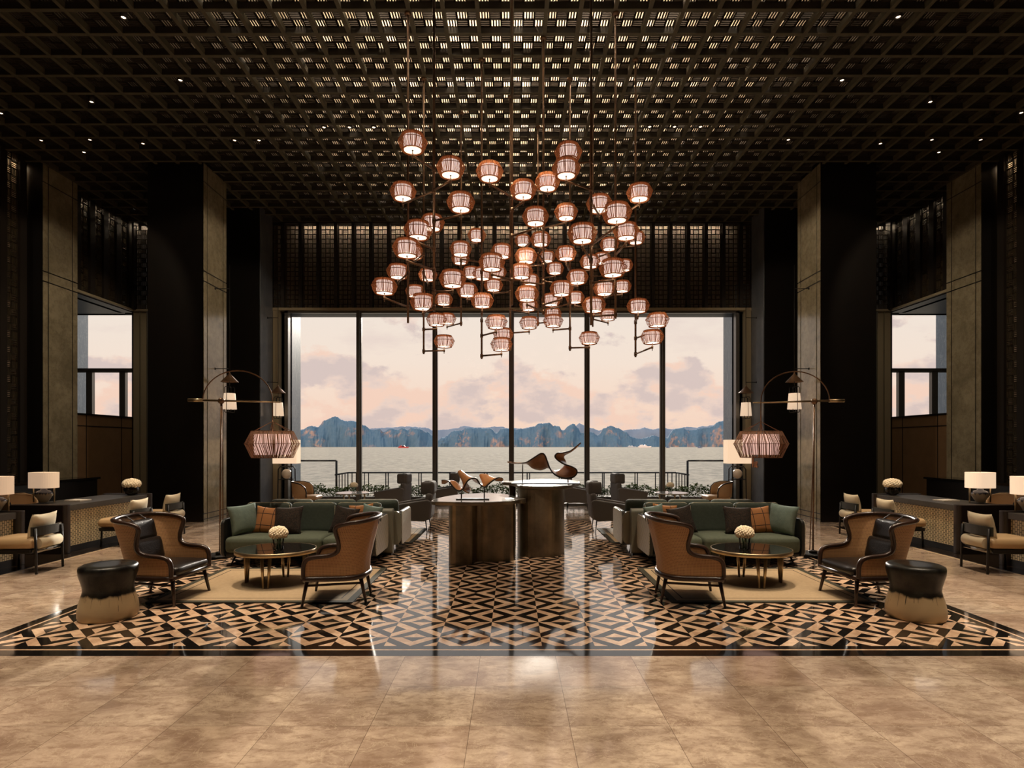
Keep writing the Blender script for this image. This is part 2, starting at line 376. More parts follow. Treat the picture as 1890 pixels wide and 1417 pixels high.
def f_rock(q, b, t):
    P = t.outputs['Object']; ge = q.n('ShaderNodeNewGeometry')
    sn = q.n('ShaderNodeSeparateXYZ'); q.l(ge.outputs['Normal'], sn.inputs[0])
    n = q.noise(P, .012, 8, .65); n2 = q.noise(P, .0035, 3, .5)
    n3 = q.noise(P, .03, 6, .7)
    hazy_veg = q.mix(n3, S(76, 114, 142), S(116, 142, 162))  # distance haze painted into the vegetation as blue-grey tones
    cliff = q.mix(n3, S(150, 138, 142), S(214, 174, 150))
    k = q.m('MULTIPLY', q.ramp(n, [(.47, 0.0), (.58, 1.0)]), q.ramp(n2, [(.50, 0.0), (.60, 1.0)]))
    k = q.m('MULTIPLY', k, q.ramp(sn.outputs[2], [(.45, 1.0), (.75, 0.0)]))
    q.l(q.mix(k, hazy_veg, cliff), b.inputs['Base Color'])
ROCK = custom('hazed_karst_rock', f_rock, rough=.95, spec=.1)
ROCK2 = mat('far_hazed_karst_rock', S(142, 158, 178), .95, var=S(132, 148, 170), vscale=.004, spec=.1)  # paler again, with more distance haze in the base colour

def f_sea(q, b, t):
    q.l(q.mix(q.ramp(q.noise(t.outputs['Object'], .09, 9, .8), [(.4, 0.0), (.6, 1.0)]), S(138, 136, 126), S(190, 180, 164)), b.inputs['Base Color'])
    bp = q.n('ShaderNodeBump'); bp.inputs['Strength'].default_value = .9; bp.inputs['Distance'].default_value = 1.0
    mp = q.n('ShaderNodeMapping'); q.l(t.outputs['Object'], mp.inputs[0]); mp.inputs['Scale'].default_value = (.25, .6, 1)
    q.l(q.noise(mp.outputs[0], .6, 6, .7), bp.inputs['Height']); q.l(bp.outputs[0], b.inputs['Normal'])
SEA = custom('calm_sea', f_sea, rough=1.0, spec=.02)

# ------------------------------------------------------------------ mesh helpers
class MB:
    def __init__(s): s.v = []; s.f = []; s.sm = []; s.uv = None
    def add(s, vs, fs, smooth=False):
        o = len(s.v); s.v += [tuple(p) for p in vs]; s.f += [[i+o for i in f] for f in fs]; s.sm += [smooth]*len(fs); return s
    def box(s, x0, x1, y0, y1, z0, z1):
        return s.add([(x0,y0,z0),(x1,y0,z0),(x1,y1,z0),(x0,y1,z0),(x0,y0,z1),(x1,y0,z1),(x1,y1,z1),(x0,y1,z1)],
                     [(0,3,2,1),(4,5,6,7),(0,1,5,4),(1,2,6,5),(2,3,7,6),(3,0,4,7)])
    def tube(s, pts, r, n=8, cap=True, smooth=True, flat=1.0):
        P = [Vector(p) for p in pts]; rs = r if isinstance(r, (list, tuple)) else [r]*len(P)
        closed = (P[0]-P[-1]).length < 1e-6 and len(P) > 3
        if closed: P = P[:-1]; rs = rs[:len(P)]
        T = []
        for i in range(len(P)):
            a = P[i-1] if (i or closed) else P[i]; b = P[(i+1) % len(P)] if (i < len(P)-1 or closed) else P[i]
            T.append((b-a).normalized() if (b-a).length > 1e-9 else Vector((0,0,1)))
        up = Vector((0,0,1)) if abs(T[0].z) < .9 else Vector((1,0,0))
        nrm = (up - T[0]*up.dot(T[0])).normalized(); vs = []
        for i, p in enumerate(P):
            nrm = (nrm - T[i]*nrm.dot(T[i])); nrm = nrm.normalized() if nrm.length > 1e-6 else Vector((1,0,0))
            bi = T[i].cross(nrm)
            for k in range(n):
                a = 2*math.pi*k/n; vs.append(p + (nrm*math.cos(a)*flat + bi*math.sin(a))*rs[i])
        fs = []; m = len(P)
        for i in range(m if closed else m-1):
            j = (i+1) % m
            for k in range(n):
                k2 = (k+1) % n; fs.append((i*n+k, i*n+k2, j*n+k2, j*n+k))
        s.add(vs, fs, smooth)
        if cap and not closed:
            o = len(s.v)-len(vs)
            s.f.append([o+k for k in reversed(range(n))]); s.f.append([o+(m-1)*n+k for k in range(n)]); s.sm += [False]*2
        return s
    def lathe(s, prof, n=24, cx=0, cy=0, smooth=True, cap=True, sx=1, sy=1):
        vs = []; fs = []
        for r, z in prof:
            for k in range(n):
                a = 2*math.pi*k/n; vs.append((cx+r*sx*math.cos(a), cy+r*sy*math.sin(a), z))
        for i in range(len(prof)-1):
            for k in range(n):
                k2 = (k+1) % n; fs.append((i*n+k, i*n+k2, (i+1)*n+k2, (i+1)*n+k))
        s.add(vs, fs, smooth)
        if cap:
            o = len(s.v)-len(vs); m = len(prof)
            s.f.append([o+k for k in reversed(range(n))]); s.f.append([o+(m-1)*n+k for k in range(n)]); s.sm += [False]*2
        return s
    def prism(s, poly, z0, z1, axis='z'):
        n = len(poly)
        def P(a, b, c): return {'z': (a, b, c), 'x': (c, a, b), 'y': (a, c, b)}[axis]
        vs = [P(a, b, z0) for a, b in poly] + [P(a, b, z1) for a, b in poly]
        fs = [list(reversed(range(n))), list(range(n, 2*n))] + [(i, (i+1) % n, n+(i+1) % n, n+i) for i in range(n)]
        return s.add(vs, fs)
    def rbox(s, cx, cy, cz, wx, wy, wz, r, puff=0.0, n=9):
        """rounded box; puff lifts the middle of the top"""
        hx, hy, hz = wx/2, wy/2, wz/2; r = min(r, hx, hy, hz)
        cache = {}
        def pt(p):
            q = Vector((max(-hx+r, min(hx-r, p.x)), max(-hy+r, min(hy-r, p.y)), max(-hz+r, min(hz-r, p.z))))
            d = p-q; d = d.normalized()*r if d.length > 1e-9 else d; o = q+d
            if puff: o.z += puff*(1-(o.x/hx)**2)*(1-(o.y/hy)**2)*(1 if o.z > 0 else 0)
            return (cx+o.x, cy+o.y, cz+o.z)
        tt = [-1, -.97, -.9] + [-.75+1.5*i/(n-1) for i in range(n)] + [.9, .97, 1]
        m = len(tt)
        def ax(t, h):
            # concentrate samples inside the rounded band
            a = abs(t)
            if a <= .75: return t/.75*(h-r)
            return math.copysign((h-r)+(a-.75)/.25*r, t)
        for axis in range(3):
            for sgn in (-1, 1):
                vs = []; fs = []
                for a in tt:
                    for b in tt:
                        H = (hx, hy, hz); c = [0, 0, 0]
                        c[axis] = sgn*H[axis]; c[(axis+1) % 3] = ax(a, H[(axis+1) % 3]); c[(axis+2) % 3] = ax(b, H[(axis+2) % 3])
                        vs.append(pt(Vector(c)))
                for i in range(m-1):
                    for j in range(m-1):
                        f = (i*m+j, (i+1)*m+j, (i+1)*m+j+1, i*m+j+1); fs.append(f if sgn > 0 else f[::-1])
                s.add(vs, fs, True)
        return s
    def xf(s, M, start=0):
        for i in range(start, len(s.v)): s.v[i] = tuple(M @ Vector(s.v[i]))
        return s
    def build(s, name, material, parent=None, bevel=0, seg=2, loc=None, weld=False):
        me = bpy.data.meshes.new(name); me.from_pydata(s.v, [], s.f); me.materials.append(material)
        me.polygons.foreach_set('use_smooth', s.sm)
        if s.uv: 
            ul = me.uv_layers.new(name='UVMap')
            for lp in me.loops: ul.data[lp.index].uv = s.uv[lp.vertex_index]
        me.update()
        if weld:
            bm = bmesh.new(); bm.from_mesh(me); bmesh.ops.remove_doubles(bm, verts=bm.verts, dist=1e-5); bm.to_mesh(me); bm.free()
        o = bpy.data.objects.new(name, me); COL.objects.link(o)
        if parent: o.parent = parent
        if loc: o.location = loc
        if bevel:
            md = o.modifiers.new('bevel', 'BEVEL'); md.width = bevel; md.segments = seg; md.limit_method = 'ANGLE'
        return o
def tag(o, label, cat, group=None, kind=None):
    o['label'] = label; o['category'] = cat
    if group: o['group'] = group
    if kind: o['kind'] = kind
    return o
def struct(mb, name, m, **k):
    o = mb.build(name, m, **k)
    if o.parent is None: o['kind'] = 'structure'
    return o
def thing(name, label, cat, loc=(0,0,0), rz=0, group=None):
    o = bpy.data.objects.new(name, None); COL.objects.link(o); o.empty_display_size = .1
    o.location = loc; o.rotation_euler = (0,0,rz); return tag(o, label, cat, group)
def kids(o): return [c for c in bpy.data.objects if c.parent == o]
def dup(root, loc, rz, label, group=None):
    def cp(o, par):
        c = o.copy(); COL.objects.link(c); c.parent = par
        for k in TREE.get(o.name, []): cp(k, c)
        return c
    TREE = {}
    for o in bpy.data.objects:
        if o.parent: TREE.setdefault(o.parent.name, []).append(o)
    r = cp(root, None); r.location = loc; r.rotation_euler = (0,0,rz); r['label'] = label
    if group: r['group'] = group
    return r
def crom(pts, n=6, closed=True):
    out = []; m = len(pts); P = [Vector(p) for p in pts]
    rng = range(m) if closed else range(m-1)
    for i in rng:
        if closed: a, b, c, d = P[i-1], P[i], P[(i+1) % m], P[(i+2) % m]
        else: a, b, c, d = P[max(i-1,0)], P[i], P[i+1], P[min(i+2,m-1)]
        for k in range(n):
            t = k/n
            out.append(.5*((2*b)+(c-a)*t+(2*a-5*b+4*c-d)*t*t+(3*b-a-3*c+d)*t**3))
    if not closed: out.append(P[-1])
    return out
def at(px, py, D): return Vector(((px-HX)*D/F, D, CH-(py-HY)*D/F))
def rrect(x0, x1, y0, y1, r, n=6):
    out = []
    for cx, cy, a0 in ((x1-r, y1-r, 0), (x0+r, y1-r, 90), (x0+r, y0+r, 180), (x1-r, y0+r, 270)):
        for k in range(n+1):
            a = R(a0+90*k/n); out.append((cx+r*math.cos(a), cy+r*math.sin(a)))
    return out

# ------------------------------------------------------------------ shell of the hall
ZC = 7.84
struct(MB().box(-14, 14, -3, 4.66, -.1, 0).box(-14, -4.62, 4.66, 13.12, -.1, 0).box(4.62, 14, 4.66, 13.12, -.1, 0).box(-14, 14, 13.12, 16.4, -.1, 0), 'floor', MARBLE)
struct(MB().box(-4.62, 4.62, 4.66, 13.12, -.1, 0.0005), 'floor_inlay', INLAY)
b = MB()
for s in (-1, 1):
    xs = sorted((s*6.66, s*10.6)); b.box(xs[0], xs[1], 5.6, 12.0, -.05, .003)
struct(b, 'floor_dark_stone', DARKST)
b = MB()
for s in (-1, 1):
    xs = sorted((s*6.60, s*6.625)); b.box(xs[0], xs[1], 5.6, 12.0, -.05, .003)
struct(b, 'floor_line', mat('cream_stone_line', S(214, 188, 150), .15))
# far walls behind the camera / sides / roof
struct(MB().box(-14, 14, -3.2, -3, 0, 8.9), 'wall_entrance', BLACKWALL)
struct(MB().box(-14, 14, -3.2, 7.4, 7.9, 8.0), 'ceiling_front', mat('dark_ceiling', S(40, 34, 26), .6))
struct(MB().box(-14.2, 14.2, -3.2, 17.6, 8.62, 8.8), 'ceiling_slab', PLEN)
for s in (-1, 1):
    nm = 'left' if s < 0 else 'right'
    def bx(b, xa, xb, *r): xa, xb = sorted((s*xa, s*xb)); return b.box(xa, xb, *r)
    struct(bx(MB(), 10.88, 11.0, -3, 13.7, 0, 8.7), 'wall_'+nm, BLACKWALL)
    # near side wall: fins and plain stretches (the lattice hangs between the fins)
    b = MB(); bx(b, 10.6, 10.7, -3, 9.7, 0, 8.0)
    y = 9.7
    struct(b, 'wall_%s_cladding' % nm, BLACKWALL)
    b = MB(); k = 0; y = 12.62
    while y > 9.6:
        bx(b, 10.56, 10.66, y-.17, y, 0, 7.95); y -= .487
    struct(b, 'trim_%d' % (1 if s < 0 else 2), FIN)
    struct(bx(MB(), 10.86, 10.88, 9.6, 12.7, 0, 8.0), 'wall_%s_cavity' % nm, CAVITY)
    # pillars
    b = MB(); bx(b, 6.76, 7.98, 12.7, 13.7, 0, 8.0); struct(b, 'pillar_inner_'+nm, BLACK)
    b = MB(); bx(b, 10.28, 11.5, 12.7, 13.7, 0, 8.0); struct(b, 'pillar_outer_'+nm, BLACK)
    for X, o in ((6.75, 'inner'), (10.27, 'outer')):
        b = MB()
        zs = [0, .05, .07, .17, .19, 5.27, 5.295, 5.49, 5.515, 7.45, 7.475, 7.86]
        ys = [12.7, 12.825, 12.86, 13.535, 13.57, 13.7]
        for zi in range(0, len(zs)-1, 1):
            if zi % 2 == 1: continue
            for yi in range(0, 5, 2):
                bx(b, X-.001, X+.02, ys[yi], ys[yi+1], zs[zi], zs[zi+1])
        struct(b, 'pillar_marble_%s_%s' % (o, nm), OLIVE)
    # dark box beside the window with its slate side
    struct(bx(MB(), 6.62, 8.0, 15.2, 16.2, 0, 8.0), 'wall_%s_recess' % nm, BLACK)
    b = MB(); bx(b, 6.60, 6.62, 15.22, 15.98, 0, 8.0); struct(b, 'wall_%s_slate' % nm, BLUEWALL)
    b = MB(); bx(b, 6.44, 6.60, 16.0, 16.2, 0, 5.4); struct(b, 'trim_%d' % (3 if s < 0 else 4), CREAMTRIM)
    # alcove: side wall with an opening, lintel, dado panel
    b = MB(); bx(b, 10.88, 11.0, 13.7, 16.2, 5.38, 8.7); bx(b, 10.6, 11.0, 13.7, 16.2, 5.38, 5.44)
    struct(b, 'wall_%s_alcove' % nm, BLACKWALL)
    b = MB(); y = 16.15
    while y > 13.7: bx(b, 10.56, 10.66, y-.17, y, 5.44, 7.95); y -= .487
    struct(b, 'trim_%d' % (5 if s < 0 else 6), FIN)
    b = MB(); bx(b, 10.52, 10.62, 13.7, 16.2, 5.40, 5.46); bx(b, 10.0, 10.6, 16.1, 16.2, 5.40, 5.46)
    struct(b, 'trim_%d' % (7 if s < 0 else 8), CREAMTRIM)
    b = MB(); bx(b, 10.62, 10.7, 13.7, 16.2, 0, 2.43); struct(b, 'wall_%s_dado' % nm, TANPANEL)
    b = MB(); bx(b, 10.60, 10.72, 13.7, 16.2, 2.43, 2.47)
    for yy in (14.45, 15.75): bx(b, 10.612, 10.62, yy, yy+.02, 0, 2.43)
    bx(b, 10.612, 10.62, 13.7, 16.2, 2.15, 2.17)
    struct(b, 'trim_%d' % (9 if s < 0 else 10), BLACK)
    # alcove end wall: narrow strips of tan, black, a slim blue window edge
    b = MB(); bx(b, 8.0, 9.98, 16.2, 16.4, 0, 8.7); bx(b, 10.0, 11.0, 16.48, 16.5, 5.4, 8.7); struct(b, 'wall_%s_end' % nm, BLACK)
    b = MB(); bx(b, 10.42, 10.58, 16.2, 16.26, 0, 5.4); bx(b, 10.22, 10.38, 16.2, 16.26, 0, 5.4); struct(b, 'trim_%d' % (11 if s < 0 else 12), CREAMTRIM)
    b = MB(); bx(b, 10.0, 10.67, 16.27, 16.35, 0, 5.4); bx(b, 10.6, 11.3, 16.2, 16.3, 0, 2.44); struct(b, 'wall_%s_strip' % nm, BLACK)
    b = MB(); bx(b, 9.98, 10.12, 16.1, 16.26, 0, 5.4); struct(b, 'trim_%d' % (13 if s < 0 else 14), SLATE)
    b = MB(); bx(b, 10.0, 10.06, 16.0, 16.2, 5.44, 7.95); bx(b, 10.44, 10.5, 16.0, 16.2, 5.44, 7.95); struct(b, 'trim_%d' % (15 if s < 0 else 16), FIN)
    # side room with its own window seen through the opening
    wn = thing('window_%d' % (2 if s < 0 else 3), '', '')
    del wn['label']; del wn['category']; wn['kind'] = 'structure'
    b = MB()
    Y = 17.5
    bx(b, 10.6, 16, Y-.06, Y+.06, 3.87, 3.99)
    for px in (167, 228, 106, 45): 
        X = (HX-px)*Y/F; bx(b, X-.09, X+.09, Y-.06, Y+.06, 0, 3.9)
    bx(b, 10.6, 16, Y-.06, Y+.06, 5.62, 5.75)
    b.build('window_frame', FRAME, wn)
    b = MB(); xa, xb = sorted((s*10.6, s*16)); b.add([(xa, Y, 0), (xb, Y, 0), (xb, Y, 5.7), (xa, Y, 5.7)], [(0,1,2,3)]); b.build('pane', GLASS, wn)
    b = MB(); bx(b, 11.0, 16, 13.6, 13.7, 0, 8.7); bx(b, 16, 16.1, 13.6, 17.6, 0, 8.7); bx(b, 10.6, 16, 17.4, 17.6, 5.62, 8.7); bx(b, 11, 16, 13.7, 17.6, 5.62, 5.7)
    struct(b, 'wall_%s_side_room' % nm, BLACKWALL)
    struct(bx(MB(), 11.0, 16, 13.7, 17.6, -.1, 0), 'floor_side_room_'+nm, DARKST)
    b = MB(); bx(b, 13.6, 14.6, 17.65, 18.6, 0, 6.5); struct(b, 'exterior_jamb_'+nm, SLATE)
    # exterior slate jamb beside the main window
    b = MB(); bx(b, 6.30, 6.9, 16.25, 17.28, -.6, 6.2); struct(b, 'window_jamb_'+nm, SLATE)

# end wall over the window, lintel, lattice fins
struct(MB().box(-8, 8, 16.40, 16.6, 5.44, 8.8).box(-6.62, -6.3, 16.25, 16.6, 0, 5.5).box(6.3, 6.62, 16.25, 16.6, 0, 5.5).box(-6.62, 6.62, 16.18, 16.6, 5.34, 5.5), 'wall_end', BLACKWALL)
struct(MB().box(-6.62, 6.62, 16.36, 16.395, 5.5, 8.0), 'wall_end_cavity', CAVITY)
struct(MB().box(-6.62, 6.62, 15.98, 16.2, 5.40, 5.47), 'trim_17', CREAMTRIM)
b = MB(); k = -14
while k <= 13:
    x = k*.487+.0; b.box(x-.045, x+.045, 15.98, 16.2, 5.47, 7.95); k += 1
b.box(-6.62, 6.62, 15.98, 16.2, 7.79, 7.95)
struct(b, 'trim_18', FIN)

def weave(b, O, U, V, N, nu, nv, s, bar=.5, th=.02, start=0, k0=4):
    """basket weave of slats: nu x nv blocks of size s; O origin, U/V in-plane unit vectors, N normal"""
    O, U, V, N = Vector(O), Vector(U), Vector(V), Vector(N)
    def sl(u0, u1, v0, v1):
        c = [O+U*u0+V*v0, O+U*u1+V*v0, O+U*u1+V*v1, O+U*u0+V*v1]
        vs = c + [p+N*th for p in c]
        b.add(vs, [(0,3,2,1),(4,5,6,7),(0,1,5,4),(1,2,6,5),(2,3,7,6),(3,0,4,7)])
    p = s/k0; w = p*bar
    for i in range(nu):
        for j in range(nv):
            for k in range(k0):
                c = (k)*p
                if (i+j+start) % 2: sl(i*s, (i+1)*s, j*s+c, j*s+c+w)
                else: sl(i*s+c, i*s+c+w, j*s, (j+1)*s)
    for i in range(nu+1): sl(i*s-w*.5, i*s+w*.5, 0, nv*s)
    for j in range(nv+1): sl(0, nu*s, j*s-w*.5, j*s+w*.5)
b = MB()
for k in range(-14, 14):
    x = k*.487+.05
    if x < -6.9 or x > 6.6: continue
    weave(b, (x, 16.10, 5.47), (1,0,0), (0,0,1), (0,1,0), 3, 18, .129, .58, .012, k % 2)
struct(b, 'wall_end_lattice', LATT)
for s in (-1, 1):
    nm = 'left' if s < 0 else 'right'
    b = MB(); y = 12.62
    while y > 9.9:
        weave(b, (s*10.62, y-.487, .0), (0,1,0), (0,0,1), (s,0,0), 2, 50, .158, .5, .015); y -= .487
    y = 16.15
    while y > 13.9:
        weave(b, (s*10.62, y-.487, 5.46), (0,1,0), (0,0,1), (s,0,0), 2, 16, .158, .5, .015); y -= .487
    xs = s*10.06 if s > 0 else s*10.44
    weave(b, (xs, 16.12, 5.46), (1,0,0), (0,0,1), (0,1,0), 3, 18, .129, .5, .015)
    struct(b, 'wall_%s_lattice' % nm, LATT)

# coffered lattice ceiling
G = .487
BH = .105
yr = [8.205 - 2*G + k*G for k in range(19)]
b = MB()
for y in yr: b.box(-10.9, 10.9, y-.02, y+.02, ZC+.008, ZC+BH)
struct(b, 'ceiling_cross_beams', mat('ceiling_beam_shaded', S(42, 37, 29), .8))  # unlit look of the cross-beam faces put into a darker colour
b = MB()
for y in yr: b.box(-10.9, 10.9, y-.030, y+.030, ZC, ZC+.010)
for k in range(-22, 23):
    b.box(k*G-.022, k*G+.022, yr[0], 16.2, ZC+.002, ZC+BH); b.box(k*G-.030, k*G+.030, yr[0], 16.2, ZC-.004, ZC+.006)
struct(b, 'ceiling_beams', BEAM)
b = MB()
s3 = G/3
for k in range(-22, 22):
    for j in range(len(yr)-1):
        weave(b, (k*G, yr[j], ZC+BH), (1,0,0), (0,1,0), (0,0,1), 3, 3, s3, .50, .018, k+j)
struct(b, 'ceiling_lattice', mat('ceiling_lattice_bronze', S(40, 32, 22), .8))

# main window
wn = thing('window_1', '', ''); del wn['label']; del wn['category']; wn['kind'] = 'structure'
b = MB()
for px in (662.5, 803, 944, 1083.5, 1223):
    X = (px-HX)*16.1/F; b.box(X-.035, X+.035, 15.98, 16.26, 0, 5.4); b.box(X-.07, X+.07, 16.08, 16.18, 0, 5.4)
b.box(-6.3, 6.3, 16.05, 16.22, 0, .07); b.box(-6.3, 6.3, 16.05, 16.22, 5.34, 5.42)
b.box(-6.30, -6.2, 16.05, 16.22, 0, 5.4); b.box(6.2, 6.30, 16.05, 16.22, 0, 5.4)
b.build('window_frame', FRAME, wn)
b = MB(); b.add([(-6.3, 16.15, 0), (6.3, 16.15, 0), (6.3, 16.15, 5.4), (-6.3, 16.15, 5.4)], [(0,1,2,3)]); b.build('pane', GLASS, wn)

# ------------------------------------------------------------------ outside: terrace, planting, railing, sea, islands
struct(MB().box(-16, 16, 16.6, 23.2, -.7, -.5), 'exterior_terrace', TERR)
pl = MB().box(-6.28, 6.28, 16.75, 17.25, -.5, .18)
for i in range(42): pl.box(-6.28+i*.3, -6.28+i*.3+.02, 16.735, 16.75, -.5, .18)
tag(pl.build('planter', LEAFP), 'long low timber planter outside the big window', 'planter')
b = MB(); rnd = random.Random(3)
hm = []
for i in range(9500):
    x = rnd.uniform(-6.25, 6.25); y = rnd.uniform(16.78, 17.3)
    h = .33 + .07*math.sin(x*2.1)*math.sin(x*5.3+1) + .04*math.sin(x*13)
    z = .12 + rnd.random()**.6*h
    a = rnd.uniform(0, 6.28); l = rnd.uniform(.05, .10); tl = rnd.uniform(-.3, .9)
    d = Vector((math.cos(a)*math.cos(tl), math.sin(a)*math.cos(tl), math.sin(tl))); sd = Vector((-math.sin(a), math.cos(a), rnd.uniform(-.3, .3)))*l*.35
    p = Vector((x, y, z)); b.add([p, p+d*l*.5+sd, p+d*l, p+d*l*.5-sd], [(0,1,2,3)])
tag(b.build('hedge', LEAF), 'low leafy green hedge growing in the planter outside the window', 'hedge', kind='stuff')
def rail(name, label, pts, posts, top, bot, glassp=False):
    t = thing(name, label, 'railing', (pts[0][0], pts[0][1], bot))
    L = lambda p: (p[0]-pts[0][0], p[1]-pts[0][1], p[2]-bot)
    b = MB(); b.tube([L((x, y, top)) for x, y in pts], .028, 6); b.build('handrail', DKMETAL, t)
    for x, y, r in posts:
        b = MB(); b.tube([L((x, y, bot)), L((x, y, top))], r, 6); b.build('baluster', DKMETAL, t)
    return t
posts = []
for px in (712, 716.5, 773, 777.5, 830, 835, 894, 899, 911+62, 977.5, 1032, 1036, 1112, 1115, 1172, 1176.5):
    posts.append(((px-HX)*22.4/F, 22.4, .022))
for s in (-1, 1):
    for i in range(6): posts.append((s*(6.34-i*.16), 22.4, .02))
    for k in range(5): posts.append((s*6.34, 20.9+k*.37, .02))
rail('railing', 'black metal railing along the far edge of the terrace', [(-6.34, 20.8), (-6.34, 22.4), (6.34, 22.4), (6.34, 20.8)], posts, .61, -.5)
for s in (-1, 1):
    t = thing('glass_screen', 'clear balustrade panel with black frame by the %s slate jamb outside' % ('left' if s < 0 else 'right'), 'glass balustrade', (s*7.4, 20.8, -.5))
    b = MB().tube([(-1.1, 0, 1.617), (1.1, 0, 1.617)], .03, 6).tube([(-s*1.1, 0, 0), (-s*1.1, 0, 1.617)], .04, 6); b.build('frame', DKMETAL, t)
    b = MB().add([(-1.1, 0, .05), (1.1, 0, .05), (1.1, 0, 1.6), (-1.1, 0, 1.6)], [(0,1,2,3)]); b.build('pane', GLASS, t)
SZ = -25
struct(MB().add([(-16000, 30, SZ), (16000, 30, SZ), (16000, 14000, SZ), (-16000, 14000, SZ)], [(0,1,2,3)]), 'sea', SEA)

near = [(100,806),(170,792),(230,797),(290,784),(350,793),(410,786),(470,798),(520,800),(540,796),(555,794),(574,785),(586,788),(599,775),(619,768),(637,776),(657,777),(673,785),(687,793),(701,791),(707,797),(721,790),(736,793),(744,789),(754,793),(759,788),(774,791),(790,797),(797,803),(807,813),
        (817.5,807),(838,795),(850,794),(861,789),(878,789),(904,790),(917,797),(927,790),(942,790),(955,792),(973,790),(986,786),(995,781),(1014,780),(1021,785),(1031,785),(1038,795),(1052,783),(1058,781),(1067,789),(1072,799),
        (1090,797),(1103,802),(1115,790),(1127,785),(1141,790),(1156,797),(1163.5,805),(1179,809),(1207,804),(1229.6,807),(1245,791),(1260,789),(1270,794),(1290,791),(1308,788),(1329,777),(1345,772),(1380,780),(1430,790),(1490,783),(1550,795),(1620,788),(1690,797),(1790,808)]
far = [(100,798),(300,792),(500,790),(560,792),(600,790),(660,792),(700,789),(720,788),(757,786),(790,789),(800,794),(820,792),(840,790),(857,785),(875,788),(900,788),(915,786),(940,789),(965,790),(985,786),(1005,790),(1040,793),(1062,785),(1069,780),(1080,784),(1090,789),(1105,793),(1120,790),(1150,793),(1178,791),(1190,788),(1205,792),(1218,789),(1240,791),(1270,787),(1285,788),(1300,786),(1320,783),(1400,790),(1600,793),(1790,800)]
def ridge(name, prof, D, depth, m, label, seed, step=1.2, nz=26):
    rnd = random.Random(seed)
    import mathutils
    def h(px):
        for (a, ya), (b_, yb) in zip(prof, prof[1:]):
            if a <= px <= b_:
                t = (px-a)/(b_-a); t = t*t*(3-2*t); return ya*(1-t)+yb*t
        return prof[-1][1]
    px = prof[0][0]; cols = []
    while px < prof[-1][0]: cols.append(px); px += step
    vs = []; fs = []
    for c in cols:
        nzv = mathutils.noise.noise(Vector((c*.35, seed, 0)))*1.2 + mathutils.noise.noise(Vector((c*.09, seed, 3)))*1.5
        H = CH - (h(c)+nzv-HY)*D/F - SZ
        for k in range(nz):
            v = k/(nz-1)
            zz = H*min(1, (v*1.35))**.8 if v < .74 else H
            zz = H*(1-(1-min(1, v/.8))**2.2)
            X = (c-HX)*D/F
            q = Vector((c*.055, v*1.2, seed)); q2 = Vector((c*.22, v*4, seed+5))
            off = mathutils.noise.noise(q)*110 + abs(mathutils.noise.noise(q2))*-26 + mathutils.noise.noise(q2*3)*7
            Y = D - 160 + v*depth*.5 + off*(1-.3*v)
            vs.append((X*(Y/D), Y, SZ-2 + zz + (mathutils.noise.noise(Vector((c*.5, v*9, 2)))*5)))
    n = len(cols)
    for i in range(n-1):
        for k in range(nz-1): fs.append((i*nz+k, (i+1)*nz+k, (i+1)*nz+k+1, i*nz+k+1))
        # back slope down to the sea
    o0 = len(vs)
    for i in range(n):
        x, y, z = vs[i*nz+nz-1]; vs.append((x, y+depth*.5, SZ-2))
    for i in range(n-1): fs.append((i*nz+nz-1, (i+1)*nz+nz-1, o0+i+1, o0+i))
    b = MB().add(vs, fs, True); o = b.build(name, m); o['kind'] = 'structure'
    return o
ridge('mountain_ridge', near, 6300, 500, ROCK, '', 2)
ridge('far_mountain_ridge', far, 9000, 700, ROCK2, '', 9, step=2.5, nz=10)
def boat(px, py, wpx, label, m, tall=.34):
    D = (CH-SZ)*F/(py-HY); wdt = wpx*D/F; x = (px-HX)*D/F
    t = thing('boat', label, 'boat', (x, D, SZ))
    L, H = wdt/2, wdt*.12
    b = MB().prism([(-L, H), (-L*.92, 0), (L*.8, 0), (L, H*1.1), (L*.7, H)], -wdt*.12, wdt*.12, 'y'); b.build('hull', m, t)
    b = MB().prism([(-L*.8, H), (L*.4, H), (L*.2, H*1.6), (L*.05, H*2.1), (-L*.1, wdt*tall), (-L*.25, wdt*tall), (-L*.35, H*2), (-L*.75, H*1.7)], -wdt*.08, wdt*.08, 'y'); b.build('cabin', m, t)
boat(1190, 826.2, 24, 'large white cruise boat at the foot of the islands', COTTA, .2)
boat(1166, 825.9, 16, 'pale low boat just behind the white cruise boat', mat('sea_boat_pale', S(200, 205, 210), .5), .15)
boat(745, 826.6, 20, 'thin red boat low on the water beneath the islands', BOATR, .1)
boat(1233, 826.4, 8, 'small dark boat on the water beside a window mullion', BOATB, .4)
boat(1292, 826.6, 9, 'small dark boat farthest along the water by the slate jamb', BOATB, .4)

